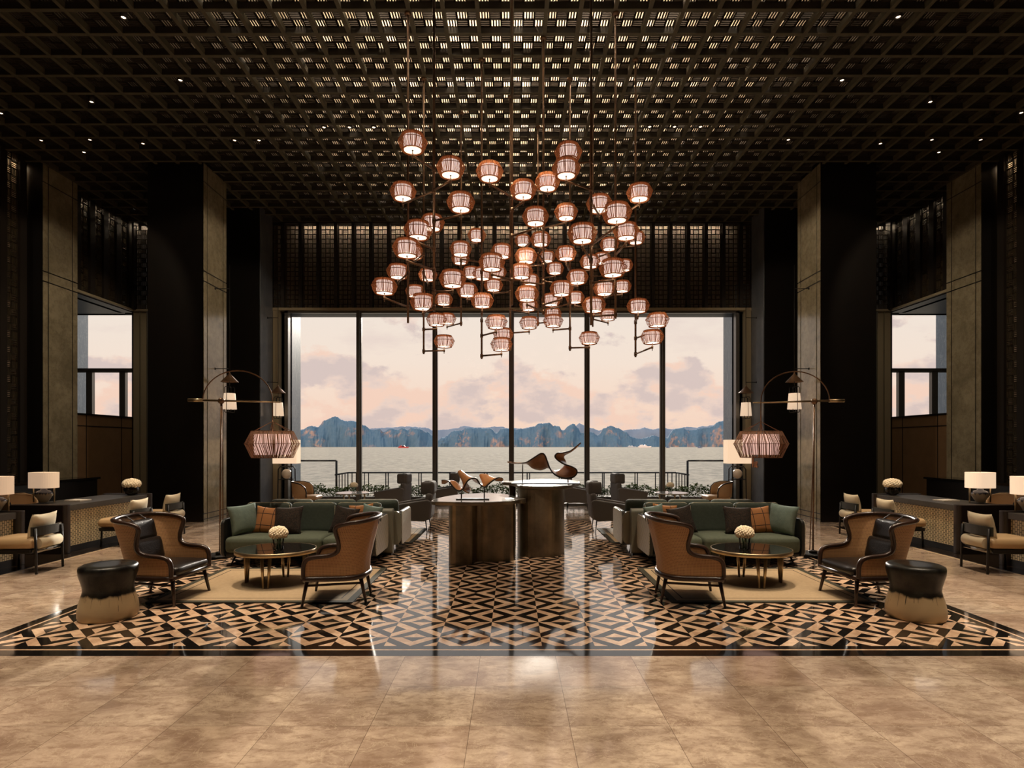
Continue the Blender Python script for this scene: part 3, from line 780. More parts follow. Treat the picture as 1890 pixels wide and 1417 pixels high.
# ------------------------------------------------------------------ chandelier
DIA = .345
shades = [(320,137,168),(541,283,166),(767,306,158),(1224,195,158),(1212,288,165),(1103,366,145),(963,410,155),(264,422,152),(600,484,164),(1638,427,150),(1404,492,160),(1506,545,175),(1034,567,155),(1211,541,136),(434,602,142),(352,645,165),(287,750,168),(330,775,115),(693,675,108),(599,755,128),(597,810,105),(838,768,128),(780,833,155),(961,705,98),(1064,698,122),(978,797,132),(1101,800,98),(1306,665,172),(1210,780,118),(1463,727,112),(1561,652,150),(1617,690,112),(1147,868,105),(1350,828,120),(1420,810,105),(1483,865,162),(1545,850,110),(235,885,140),(408,905,112),(156,972,150),(335,1000,118),(380,1063,152),(500,1048,108),(552,928,160),(660,890,105),(726,898,118),(637,994,125),(724,1055,135),(789,965,112),(815,890,100),(952,885,135),(1003,935,105),(984,1015,140),(994,1080,110),(1185,985,138),(1277,918,128),(1263,1036,110),(1125,1050,115),(1436,982,135),(1536,972,95),(1373,1080,140),(1455,1137,105),(1630,1085,128),(1742,1167,135),(1712,1265,135),(1346,1272,120),(1136,1172,118),(1133,1130,105),(997,1183,115),(806,1178,130),(846,1250,115),(836,1308,128),(503,1291,120),(459,1165,120),(520,1160,98)]
rods = [(801,7.27,536),(1091,7.27,600),(945,7.76,563),(753,8.25,596),(1136,8.25,587),(1003,8.75,568),(889,9.25,660),(1173,9.25,652),(782,9.73,653),(1052,9.73,645),(942,10.23,600),(851,10.73,577),(1094,10.73,603),(993,11.2,577)]
RD = [[(px-HX)*D/F, D, CH-(py-HY)*D/F] for px, D, py in rods]
ch = thing('chandelier', 'large brass chandelier of many woven rattan lanterns hanging over the lobby', 'chandelier', (0, 9.2, ZC))
O = Vector((0, 9.2, ZC))
def cage_mesh(R_, H, n, prof, bw, seed, tw=0):
    rnd = random.Random(seed); b = MB()
    for k in range(n):
        a0 = 2*math.pi*(k+rnd.uniform(-.3, .3))/n
        a1 = a0+rnd.uniform(-.05, .05)+tw*math.sin(3*a0)
        pts = []
        for i, (r, z) in enumerate(prof):
            a = a0+(a1-a0)*i/(len(prof)-1); pts.append((r*math.cos(a), r*math.sin(a), z))
        ww = bw*rnd.uniform(.8, 1.5); vs = []
        for (x_, y_, z_) in pts:
            tx, ty = -y_, x_; l_ = math.hypot(tx, ty); tx, ty = tx/l_*ww, ty/l_*ww
            vs += [(x_-tx, y_-ty, z_), (x_+tx, y_+ty, z_)]
        b.add(vs, [(2*i, 2*i+1, 2*i+3, 2*i+2) for i in range(len(pts)-1)], False)
    for r, z in (prof[0], prof[len(prof)//2], prof[-1]):
        b.tube([(r*math.cos(2*math.pi*j/28), r*math.sin(2*math.pi*j/28), z) for j in range(29)], .0042, 5)
    return b
Rr = DIA/2; Hh = .185
prof = [(Rr*.74, Hh/2), (Rr*.92, Hh*.24), (Rr, 0.01), (Rr*.90, -Hh*.26), (Rr*.73, -Hh/2)]
cg = cage_mesh(Rr, Hh, 64, prof, .0033, 1)
cg.lathe([(Rr*.63, -Hh/2+.002), (Rr*.73, -Hh/2+.001)], 24, cap=False)
for r in (.52, .6, .68): cg.tube([(Rr*r*math.cos(2*math.pi*j/24), Rr*r*math.sin(2*math.pi*j/24), -Hh/2+.004) for j in range(25)], .003, 4)
cg.lathe([(Rr*.76, Hh/2), (Rr*.2, Hh/2+.012)], 20)
CAGE = cg.build('cage_source', RATTAN).data
INN = MB().lathe([(Rr*.62, -Hh*.42), (Rr*.62, Hh*.36)], 24).build('inner_source', INNER).data
DIS = MB().lathe([(.001, -Hh*.47), (Rr*.60, -Hh*.47), (Rr*.60, -Hh*.43), (.001, -Hh*.43)], 24, cap=False).build('disc_source', DIFF).data
for n_ in ('cage_source', 'inner_source', 'disc_source'):
    bpy.data.objects.remove(bpy.data.objects[n_])
arms = []
for cx, cy, wd in shades:
    px, py = 660+cx/3.148, 220+cy/3.148
    D = DIA*F/(wd*1.0/3.148)
    P = at(px, py, D)
    best = None
    for i, rd in enumerate(RD):
        d = math.hypot(rd[0]-P.x, rd[1]-P.y); cost = abs(d-.42) + (1.0 if P.z-.2 < rd[2]-.35 else 0)
        if best is None or cost < best[0]: best = (cost, i, d)
    rd = RD[best[1]]; d = best[2]
    if d > .75 or d < .22:   # keep the lantern within reach of its arm (slides along the sight line)
        bestD = min((abs(math.hypot(rd[0]-at(px, py, DD).x, rd[1]-DD)-.45), DD) for DD in [rd[1]-.7+.02*q for q in range(71)])[1]
        P = at(px, py, bestD)
    arms.append((P, best[1]))
    zb = P.z-Hh/2-.06
    RD[best[1]][2] = min(rd[2], zb-.05)
for P, ri in arms[::5]:      # the bulbs of some of the lanterns, shining up out of their open tops
    o = spot(P.x, P.y, P.z+Hh/2+.03, 5, 150, .5, (1, .84, .68), .05); o.rotation_euler = (R(180), 0, 0)
for P, ri in arms:
    L = P-O
    o = bpy.data.objects.new('lampshade', CAGE); COL.objects.link(o); o.parent = ch; o.location = L; o.rotation_euler = (0, 0, random.uniform(0, 6))
    i_ = bpy.data.objects.new('lit_cylinder', INN); COL.objects.link(i_); i_.parent = o
    d_ = bpy.data.objects.new('diffuser', DIS); COL.objects.link(d_); d_.parent = o
    zb = L.z-Hh/2-.06; rx, ry = RD[ri][0]-O.x, RD[ri][1]-O.y
    b = MB().tube([(rx, ry, zb), (L.x, L.y, zb)], .014, 6).tube([(L.x, L.y, zb-.05), (L.x, L.y, L.z-Hh*.5)], .006, 6)
    b.tube([(L.x, L.y, zb-.02), (L.x, L.y, zb+.02)], .015, 6).tube([(rx, ry, zb-.028), (rx, ry, zb+.028)], .024, 8)
    b.tube([(L.x, L.y, L.z-Hh*.5), (L.x, L.y, L.z-Hh*.48)], .013, 8)
    b.build('arm', BRONZE, ch)
for x, D, zb in RD:
    b = MB().tube([(x-O.x, D-O.y, .1), (x-O.x, D-O.y, zb-O.z)], .016, 8); b.lathe([(.05, .0), (.05, -.025), (.02, -.04)], 16, x-O.x, D-O.y)
    b.build('rod', BRONZE, ch)

# ------------------------------------------------------------------ downlights in the ceiling
spots_px = [(228,31),(333,147),(169,187),(2,208),(76,258),(155,280),(166,257),(264,264),(433,258),(478,258),(598,234),(645,234),(690,234),
            (1658,30),(1554,147),(1717,187),(1885,207),(1199,233),(1245,233),(1293,233),(1455,257),(1625,264),(1720,257),(1733,280),(1810,257)]
ordw = 'first second third fourth fifth sixth seventh eighth ninth tenth eleventh twelfth thirteenth fourteenth'.split()
src = None
for side in (0, 1):
    lst = sorted([p for p in spots_px if (p[0] > 945) == bool(side)], key=lambda p: p[0] if not side else -p[0])
    for n_, (px, py) in enumerate(lst):
        D = (ZC-CH)*F/(HY-py); x = (px-HX)*D/F
        lab = 'tiny round ceiling downlight, %s in from the %s edge of the photo' % (ordw[n_], 'right' if side else 'left')
        if src is None:
            t = src = thing('downlight', lab, 'downlight', (x, D, ZC-.02), 0, 'recessed downlights in the lattice ceiling')
            MB().lathe([(.052, .12), (.052, .0), (.038, .0), (.038, .03)], 16, cap=False).build('trim_ring', FIN, t)
            MB().lathe([(.001, .012), (.024, .010), (.034, .022)], 16, cap=False).build('lens', LAMPSPOT, t)
        else: dup(src, (x, D, ZC-.02), 0, lab)

# ------------------------------------------------------------------ rugs
for s in (-1, 1):
    nm = 'left' if s < 0 else 'right'
    for yc, lab in ((7.07, 'tan rug with dark border under the %s coffee table and cane chairs'), (10.83, 'tan rug with dark border behind the %s back-to-back green sofas')):
        o = MB().prism(rrect(-1.11, 1.11, -.87, .87, .01, 1), 0, .012).build('rug', RUG); o.location = (s*2.82, yc, .001)
        tag(o, lab % nm, 'rug', 'bordered rugs')

# ------------------------------------------------------------------ cane wing chair
def make_wing(label):
    t = thing('wing_chair', label, 'armchair', (0,0,0), 0, 'cane wing chairs')
    # plan curve in the chair's own space: front = +Y
    def plan(s, z):
        a = abs(s); sg = 1 if s >= 0 else -1
        fl = max(0, (z-.42))/.55
        back = -.30 - .13*fl**1.1 - .03*max(0, (.42-z))*0
        W = .335 + .05*fl; rr = .22
        straight = (.31-(-.30)) - rr
        arc = rr*math.pi/2; flat = W-rr; tot = flat+arc+straight
        d = a*tot
        if d < flat: x, y = d, back - .02*(1-(d/flat)**2)
        elif d < flat+arc:
            q = (d-flat)/rr; x, y = flat+rr*math.sin(q), back+rr*(1-math.cos(q))
        else:
            k = (d-flat-arc)/straight
            x, y = W - .02*k*0, back+rr + k*(.31-(back+rr))
        return Vector((sg*x, y, z))
    rows = [(.30,1),(.34,1),(.39,1),(.44,.995),(.475,.98),(.50,.955),(.517,.91),(.527,.84),(.533,.76),(.545,.69),(.57,.640),(.61,.62),(.66,.625),(.72,.645),(.78,.67),(.83,.69),(.87,.695),(.90,.67),(.925,.60),(.942,.48),(.955,.34),(.963,.18)]
    rows = [(z if z < .53 else .53+(z-.53)*.87, sm) for z, sm in rows]; zt_ = rows[-1][0]
    nS = 40; b = MB(); uv = []
    for z, sm in rows:
        for k in range(nS+1):
            s_ = -sm + 2*sm*k/nS; b.v.append(tuple(plan(s_, z))); uv.append((s_*.95, z))
    for i in range(len(rows)-1):
        for k in range(nS):
            b.f.append([i*(nS+1)+k, i*(nS+1)+k+1, (i+1)*(nS+1)+k+1, (i+1)*(nS+1)+k]); b.sm.append(True)
    b.uv = uv
    o = b.build('cane_shell', CANE, t); md = o.modifiers.new('solid', 'SOLIDIFY'); md.thickness = .014; md.offset = 0
    e = [plan(sm, z) for z, sm in rows]; top = [plan(q/10*.18, zt_+.002) for q in range(8, -9, -2)]
    path = crom([tuple(p) for p in e+top+[Vector((-p.x, p.y, p.z)) for p in reversed(e)]], 2, False)
    b = MB().tube(path, .024, 8); b.build('edge_frame', WOOD_D, t)
    lo = [plan(-1+2*k/40, .295) for k in range(41)]
    b = MB().tube(lo, .03, 8); b.tube([(-.335, .31, .295), (.335, .31, .295)], .028, 8)
    b.build('seat_rail', WOOD_D, t)
    poly = [(p.x*.93, p.y*.93) for p in lo] ; poly = [(x, y) for x, y in poly]
    b = MB().prism(poly, .285, .31); b.build('seat_board', WOOD_D, t)
    b = MB().rbox(0, .075, .355, .57, .54, .10, .045, .015); b.build('seat_cushion', LEATH, t, weld=True)
    c = MB().rbox(0, 0, 0, .46, .11, .28, .055); c.xf(Matrix.Translation((0, -.20, .53)) @ Matrix.Rotation(R(12), 4, 'X')); c.build('back_cushion', LEATH, t, weld=True)
    c = MB().rbox(0, 0, 0, .40, .10, .24, .05); c.xf(Matrix.Translation((0, -.265, .75)) @ Matrix.Rotation(R(14), 4, 'X')); hc = c.build('head_cushion', LEATH, t, weld=True)
    for x in (-.1, .1):
        b = MB().tube([(x, -.25, .84), (x, -.36, .915), (x, -.44, .90), (x, -.43, .83)], .012, 4, flat=.4)
        b.build('strap', LEATH, hc)
    for x, y, tx, ty in ((.27, .28, .315, .33), (-.27, .28, -.315, .33), (.20, -.25, .20, -.31), (-.20, -.25, -.20, -.31)):
        MB().tube([(x, y, .30), (tx, ty, .0)], [.023, .014], 8).build('leg', WOOD_D, t)
    for sx in (-1, 1):
        MB().tube([(sx*.285, .29, .215), (sx*.20, -.27, .215)], .013, 6).build('stretcher', WOOD_D, t)
    return t
wc = make_wing('cane wing chair angled behind the left drip-glazed stool, seen from its side')
wc.location = (-3.84, 6.40, 0.0); wc.rotation_euler = (0, 0, R(-94))
dup(wc, (-1.90, 6.40, 0), R(96), 'cane wing chair with its back to the aisle, before the left sofa')
dup(wc, (1.93, 6.40, 0), R(-96), 'cane wing chair with its back to the aisle, before the right sofa')
dup(wc, (3.90, 6.40, 0), R(94), 'cane wing chair angled behind the right drip-glazed stool, seen from its side')

# ------------------------------------------------------------------ coffee tables, vases, stools
TOPM = mat('smoked_mirror_top', S(30, 28, 26), .04, .3, spec=.8)
def coffee(label, loc):
    t = thing('coffee_table', label, 'coffee table', loc, 0, 'oval brass coffee tables')
    MB().lathe([(.465, .405), (.465, .42)], 48, sy=.86).build('tabletop', TOPM, t)
    MB().lathe([(.462, .375), (.478, .375), (.478, .421), (.466, .421)], 48, sy=.86, cap=False).build('rim', BRASS, t)
    for a in (-90, 0, 180, 90):
        for d in (-8, 8):
            aa = R(a+d); r = .36
            MB().tube([(r*math.cos(aa), r*.84*math.sin(aa), .39), (r*math.cos(R(a+d*.55)), r*.84*math.sin(R(a+d*.55)), 0)], [.024, .012], 10).build('leg', BRASS, t)
    return t
ct = coffee('oval smoked-glass coffee table on paired brass legs, before the left sofa', (-2.88, 7.08, .013))
dup(ct, (2.92, 7.08, .013), 0, 'oval smoked-glass coffee table on paired brass legs, before the right sofa')
def hydrangea(b, cx, cy, cz, r, seed, flatz=.8):
    rnd = random.Random(seed)
    for i in range(120):
        th = math.acos(1-2*(i+.5)/120*.78); ph = i*2.39996
        rr = r*.145*rnd.uniform(.85, 1.2)
        p = (cx+r*.82*math.sin(th)*math.cos(ph), cy+r*.82*math.sin(th)*math.sin(ph), cz+r*flatz*.8*math.cos(th))
        pr = [(rr*math.sin(math.pi*k/5)+.0005, p[2]-rr*math.cos(math.pi*k/5)) for k in range(6)]
        b.lathe(pr, 8, p[0], p[1], cap=False)
    pr = [(r*.75*math.sin(math.pi*k/8)+.0005, cz-r*.7*flatz*math.cos(math.pi*k/8)) for k in range(9)]
    b.lathe(pr, 16, cx, cy, cap=False)
    return b
def vase(label, loc, s=1.0):
    t = thing('flower_vase', label, 'vase of flowers', loc, 0, 'hydrangea vases')
    MB().lathe([(.035*s, .0), (.06*s, .01*s), (.056*s, .06*s), (.068*s, .15*s)], 24, cap=False).build('vase', VASEG, t)
    b = MB()
    for k in range(7): b.tube([(.02*s*math.cos(k), .02*s*math.sin(k), .01), (.03*s*math.cos(k*2.1), .03*s*math.sin(k*2.1), .17*s)], .005*s, 5)
    b.build('stems', STEM, t)
    hydrangea(MB(), 0, 0, .20*s, .118*s, 4).build('flowers', FLOWER, t)
    return t
v1 = vase('cream hydrangeas in clear glass on the left oval coffee table', (-2.80, 6.95, .435))
dup(v1, (2.80, 6.98, .435), .5, 'cream hydrangeas in clear glass on the right oval coffee table')
for s in (-1, 1):
    o = dup(v1, (s*3.82, 14.0, .545), .3, 'small cream hydrangeas on the round table by the window, %s side' % ('left' if s < 0 else 'right')); o.scale = (.85,)*3
def stool(label, loc, rz):
    t = MB().lathe([(.225,0),(.247,.004),(.257,.03),(.256,.10),(.243,.17),(.222,.24),(.212,.28),(.216,.32),(.232,.38),(.248,.44),(.252,.485),(.246,.51),(.225,.522),(.12,.524),(.001,.524)], 48).build('drum_stool', DRIP)
    t.location = loc; t.rotation_euler = (0,0,rz); tag(t, label, 'stool', 'drip-glazed ceramic stools'); return t
stool('waisted ceramic stool, black glaze dripping over beige, by the left wing chair', (-3.98, 5.72, 0), 0)
stool('waisted ceramic stool, black glaze dripping over beige, by the right wing chair', (3.98, 5.72, 0), 2.2)

# ------------------------------------------------------------------ sofas
def make_sofa(label):
    t = thing('sofa', label, 'sofa', (0,0,0), 0, 'three-seat green sofas')
    W = 1.075
    b = MB().prism(rrect(-W, W, .14, .66, .10), .33, .40, 'y'); b.build('back_panel', PLAINL, t, bevel=.01)
    for sx in (-1, 1):
        xa, xb = sorted((sx*W, sx*(W-.045)))
        b = MB().prism(rrect(-.42, .39, .13, .66, .09), xa, xb, 'x'); arm = b.build('arm', SHELL_D, t, bevel=.008)
        xa, xb = sorted((sx*W, sx*(W+.012)))
        b = MB().prism(rrect(-.41, .38, .14, .65, .085), xa, xb, 'x'); b.build('arm_panel', ARML, arm, bevel=.005)
    MB().box(-W+.05, W-.05, -.38, .36, .13, .19).build('base', SHELL_D, t, bevel=.02)
    wq = (2*W-.12)/3
    for k in (-1, 0, 1):
        MB().rbox(k*wq, -.05, .30, wq-.006, .80, .22, .06, .02).build('seat_cushion', GREEN_SEAT, t, weld=True)
        c = MB().rbox(0, 0, 0, wq-.012, .15, .46, .055); M = Matrix.Translation((k*wq, .235, .60)) @ Matrix.Rotation(R(-10), 4, 'X'); c.xf(M)
        bc = c.build('back_cushion', GREEN, t, weld=True)
        hw = (wq-.012)/2-.012
        pth = [M @ Vector(p) for p in [(-hw, -.052, -.1), (-hw, -.052, .17), (-hw+.02, -.052, .208), (-hw+.05, -.052, .222), (hw-.05, -.052, .222), (hw-.02, -.052, .208), (hw, -.052, .17), (hw, -.052, -.1)]]
        MB().tube(pth, .006, 5).build('piping', PIPING, bc)  # pale line standing in for window light along the cushion edge
    for x in (-W+.16, W-.16):
        for y in (-.30, .30):
            MB().tube([(x, y, .14), (x+(.05 if x > 0 else -.05), y+(-.06 if y < 0 else .04), 0)], [.016, .009], 8).build('leg', DKMETAL, t)
    return t
sf = make_sofa('dark green three-seat sofa with loose cushions behind the left oval table'); sf.location = (-2.97, 8.46, 0)
dup(sf, (2.99, 8.46, 0), 0, 'dark green three-seat sofa with loose cushions behind the right oval table')
dup(sf, (-2.80, 9.42, 0), R(180), 'green sofa facing the window, back to back with the left front sofa')
dup(sf, (2.80, 9.42, 0), R(180), 'green sofa facing the window, back to back with the right front sofa')
for s in (-1, 1):
    nm = 'left' if s < 0 else 'right'
    t = thing('sofa_divider', 'narrow round-topped leather divider between the two %s sofas' % nm, 'divider', (s*2.90, 8.945, 0), 0, 'sofa dividers')
    MB().prism(rrect(-.065, .065, 0.02, .715, .06), -1.07, 1.07, 'x').build('body', PLAINL, t, bevel=.004)
    MB().box(-1.05, 1.05, -.05, .05, 0, .03).build('plinth', DKMETAL, t)
def pillow(wd, ht, d, m, name, lab, loc, rx, ry, rz, grp):
    n = 14; b = MB()
    for sg in (-1, 1):
        vs = []; fs = []
        for i in range(n+1):
            for j in range(n+1):
                u_, v_ = -1+2*i/n, -1+2*j/n
                x = wd/2*u_*(1-.09*(1-v_*v_)); z = ht/2*v_*(1-.09*(1-u_*u_))
                y = sg*d/2*(max(0, (1-u_**2))*max(0, (1-v_**2)))**.42
                if m is FUR: y += sg*random.uniform(-.006, .006)*(1 if abs(u_) < 1 and abs(v_) < 1 else 0)
                vs.append((x, y, z))
        for i in range(n):
            for j in range(n):
                f = (i*(n+1)+j, (i+1)*(n+1)+j, (i+1)*(n+1)+j+1, i*(n+1)+j+1); fs.append(f if sg < 0 else f[::-1])
        b.add(vs, fs, True)
    o = b.build(name, m, weld=True); o.location = loc; o.rotation_euler = (R(rx), R(ry), R(rz)); return tag(o, lab, 'cushion', grp)
for s in (-1, 1):
    nm = 'left' if s < 0 else 'right'; G_ = 'loose cushions on the %s front sofa' % nm; o_ = 0 if s < 0 else .03
    pillow(.42, .43, .17, GREEN_P, 'throw_pillow', 'crumpled sage cushion at the outer end of the %s front sofa' % nm, (s*(3.84+o_), 8.30, .63), -12, s*4, s*-52, G_)
    pillow(.40, .40, .13, PLAID, 'throw_pillow', 'orange checked cushion beside the sage one, outer end of %s sofa' % nm, (s*(3.54+o_), 8.42, .60), -18, s*-5, 0, G_)
    pillow(.43, .43, .14, FUR, 'throw_pillow', 'dark brown fur cushion nearest the outer end of the %s sofa' % nm, (s*(3.22+o_), 8.33, .60), -20, s*3, s*4, G_)
    pillow(.40, .42, .14, FUR, 'throw_pillow', 'dark brown fur cushion nearest the aisle end of the %s sofa' % nm, (s*(2.42+o_), 8.36, .60), -18, s*-8, s*16, G_)
    pillow(.38, .40, .12, PLAID, 'throw_pillow', 'orange checked cushion at the aisle end of the %s sofa' % nm, (s*(2.20+o_), 8.45, .63), -14, s*6, s*8, G_)
    pillow(.42, .42, .14, GREEN_P, 'throw_pillow', 'sage cushion tucked into the aisle corner of the %s sofa' % nm, (s*(2.04+o_), 8.36, .62), -12, s*-4, s*35, G_)

# ------------------------------------------------------------------ display plinths and sculptures
BRZ = custom('patinated_bronze', lambda q, b, t: q.l(q.mix(q.ramp(q.noise(t.outputs['Object'], 2.5, 6, .6), [(.35, 0.0), (.65, 1.0)]), S(112, 102, 86), S(152, 140, 120)), b.inputs['Base Color']), rough=.32, metal=.85, bump=.15, bscale=5)
BRT = mat('bronze_tabletop', S(190, 192, 188), .12, .7, var=S(170, 172, 168), vscale=3)
def plinth(label, top, body, z, leg=None, lobe=None, cx=0, cy=0):
    t = thing('display_table', label, 'display table', (cx, cy, 0), 0, 'bronze display tables')
    tp = [(p.x-cx, p.y-cy) for p in crom([(a, b_, 0) for a, b_ in top], 6)]
    bd = [(p.x-cx, p.y-cy) for p in crom([(a, b_, 0) for a, b_ in body], 6)]
    MB().prism(bd, 0, z-.05).build('body', BRZ, t)
    tt = MB().prism(tp, z-.05, z).build('tabletop', BRZ, t, bevel=.01)
    ins = [(x*.965, y*.965) for x, y in tp]
    MB().prism(ins, z, z+.003).build('top_inlay', BRT, tt)
    if lobe:
        x, y, r = lobe; MB().lathe([(r, z-.06), (r, z+.004)], 32, x-cx, y-cy).build('side_disc', BRZ, t, bevel=.006)
    if leg:
        x, y, r = leg; MB().lathe([(r, 0), (r, z-.05)], 20, x-cx, y-cy).build('leg', BRZ, t)
    return t
plinth('lower wavy bronze display table holding the small wooden sculpture', [(-1.15,8.28),(-.85,8.13),(-.4,8.10),(-.05,8.28),(.12,8.5),(.12,8.85),(0,9.2),(-.15,9.5),(-.45,9.65),(-.85,9.4),(-1.1,8.85)],
       [(-.87,8.17),(-.59,8.19),(-.5,8.40),(-.32,8.38),(-.12,8.45),(.03,8.50),(.02,8.9),(-.2,9.25),(-.65,9.25),(-.9,8.8)], .89, lobe=(.05, 8.66, .16), cx=-.45, cy=8.75)
plinth('taller wavy bronze display table holding the large wooden sculpture', [(.06,9.25),(.12,8.85),(.45,8.68),(.80,8.80),(1.03,9.3),(1.15,9.85),(.98,10.4),(.5,10.5),(.1,10.1),(-.14,9.95),(-.16,9.7),(-.02,9.52)],
       [(.10,8.95),(.24,8.74),(.6,8.74),(.79,9.0),(.83,9.42),(.7,9.9),(.35,9.95),(.12,9.5)], 1.07, leg=(.01, 9.75, .055), cx=.5, cy=9.4)
def ribbon(b, Fp, Bp, sc_, ox, oy, D, dep, th=.012):
    n = len(Fp)
    Fw = [at(ox+x/sc_, oy+y/sc_, D) for x, y in Fp]
    Bw = []
    for i, (x, y) in enumerate(Bp):
        k = math.sin(math.pi*(i+.3)/(n-.4)); d = D+dep*max(.12, k)
        Bw.append(at(ox+x/sc_, oy+y/sc_, d))
    Fs = crom([tuple(p) for p in Fw], 5, False); Bs = crom([tuple(p) for p in Bw], 5, False)
    vs = []; m = 7
    for a, c in zip(Fs, Bs):
        for k in range(m): vs.append(a.lerp(c, k/(m-1)))
    fs = [(i*m+k, (i+1)*m+k, (i+1)*m+k+1, i*m+k+1) for i in range(len(Fs)-1) for k in range(m-1)]
    b.add(vs, fs, True); return Fs
def sculpture(name, label, D, dep, parts, sc_, ox, oy, rods_, basepx, zt):
    t = thing(name, label, 'sculpture', (0, 0, 0), 0, 'wooden ribbon sculptures')
    c = at((basepx[0]+basepx[1])/2, basepx[2], D); c.z = zt; t.location = c
    b = MB(); edges = []
    for Fp, Bp in parts: edges.append(ribbon(b, Fp, Bp, sc_, ox, oy, D, dep))
    b.xf(Matrix.Translation(-c))
    o = b.build('ribbon', SCW, t); md = o.modifiers.new('s', 'SOLIDIFY'); md.thickness = .016; md.offset = 0
    b = MB()
    for i, e in enumerate(edges):
        nn = len(e)
        b.tube([p-c for p in e], [.011*max(.45, min(1, 2.2*math.sin(math.pi*(k+1)/(nn+1)))) for k in range(nn)] if i == 0 else .003, 8)
    b.build('dark_edge', SCD, t)
    x0, x1 = (basepx[0]-HX)*D/F-c.x, (basepx[1]-HX)*D/F-c.x
    MB().box(x0, x1, -.04, .08, .0, .014).build('base_bar', SCD, t)
    for px, py in rods_:
        p = at(px, py, D)-c; MB().tube([(p.x, 0.005, .01), (p.x, .005, p.z)], .009, 8).build('support_rod', SCD, t)
    return t
F1 = [(275,400),(350,398),(430,430),(500,520),(580,600),(660,615),(720,570),(770,480),(830,400),(920,362),(1000,380),(1060,470),(1120,530),(1180,535),(1260,465),(1360,390),(1460,345),(1530,365),(1540,400)]
B1 = [(280,470),(350,470),(440,415),(540,420),(620,480),(690,560),(740,440),(615,250),(680,205),(800,300),(900,370),(1000,450),(1150,480),(1060,300),(1150,275),(1260,310),(1370,400),(1440,420),(1530,415)]
F1b = [(790,450),(745,540),(725,600),(790,655)]; B1b = [(815,470),(850,550),(878,610),(850,658)]
sculpture('wooden_sculpture', 'small rippling wooden ribbon sculpture on the lower bronze table', 8.5, .20, [(F1, B1), (F1b, B1b)], 11.118, 790, 850, [(851.5, 907), (893.8, 898)], (842, 903, 919), .894)
F2 = [(185,575),(350,600),(500,600),(600,575),(750,480),(880,405),(950,440),(1000,560),(1050,700),(1130,820),(1250,890),(1400,915),(1540,890),(1610,810),(1590,730),(1480,670),(1330,620),(1200,530),(1160,460),(1220,400),(1350,390),(1480,350),(1600,260),(1690,185)]
B2 = [(190,590),(350,612),(500,622),(600,630),(700,710),(840,748),(930,730),(1010,700),(1070,735),(1150,765),(1250,745),(1320,700),(1345,665),(1352,650),(1360,640),(1375,630),(1385,590),(1370,550),(1345,500),(1350,455),(1400,418),(1490,370),(1605,280),(1690,195)]
sculpture('wooden_sculpture', 'large looping wooden ribbon sculpture on the taller bronze table', 9.2, .26, [(F2, B2)], 11.118, 920, 800, [(964.5, 855), (1048.5, 882)], (945, 1070, 893), 1.074)

# ------------------------------------------------------------------ arched floor lamps with rattan shade
def arc_lamp(label, loc, sx, dx_):
    t = thing('floor_lamp', label, 'floor lamp', loc, 0, 'arched rattan floor lamps')
    MB().lathe([(.22, 0), (.22, .03), (.205, .038)], 32).lathe([(.06, .038), (.06, .07), (.02, .08)], 20).build('base', DKMETAL, t)
    jx, jz = 0.02, 2.36
    MB().tube([(0, 0, .05), (jx, 0, jz)], .013, 8).tube([(.05*sx, .0, .05), (jx+.015, 0, jz)], .007, 8).build('pole', BRONZE, t)
    pr = [(.048*math.sin(math.pi*k/8)+.0005, jz-.048*math.cos(math.pi*k/8)) for k in range(9)]
    MB().lathe(pr, 16, jx, 0, cap=False).build('joint', BRONZE, t)
    b = MB().tube([(sx*-.48, 0, jz+.01), (sx*-.25, 0, jz+.01)], .026, 10).tube([(sx*-.25, 0, jz+.01), (sx*.92, 0, jz-.02)], [.017, .010], 8)
    b.build('cross_bar', BRASS, t)
    # arch: half circle from the bar over to the shade
    cx, cz, rx, rz = sx*.27, jz, .53, .46
    pts = [(cx-sx*rx*math.cos(R(a)), 0, cz+rz*math.sin(R(a))) for a in range(0, 181, 10)]
    ex = cx+sx*rx
    pts += [(ex, 0, cz-.15), (ex+sx*.0, 0, cz-.34)]
    MB().tube(pts, .009, 8).build('arch', BRONZE, t)
    c = Vector((ex, 0, 1.70)); Rr_ = .395; H = .40
    prof_ = [(Rr_*.76, H/2), (Rr_, 0.01), (Rr_*.76, -H/2)]
    b = cage_mesh(Rr_, H, 130, prof_, .0048, 5, .22); b.xf(Matrix.Translation(c)); 
    for k in range(6):
        a = 2*math.pi*k/6; b.tube([c+Vector((0, 0, .35)), c+Vector((Rr_*.75*math.cos(a), Rr_*.75*math.sin(a), H/2))], .004, 5)
    sh = b.build('lamp_shade', RATTAN2, t)
    b = MB().lathe([(.26, -.155), (.26, .155)], 32); b.xf(Matrix.Translation(c)); b.build('inner_shade', INNERP, sh)
    b = MB().tube([c+Vector((0,0,.15)), c+Vector((0,0,.36))], .012, 6); b.build('hanging_stem', BRONZE, sh)
    return t
al = arc_lamp('bronze floor lamp with arch and rattan shade behind the left cane chairs', (-4.43, 8.79, 0), 1, 0)
arc_lamp('bronze floor lamp with arch and rattan shade behind the right cane chairs', (4.62, 8.9, 0), -1, 0)

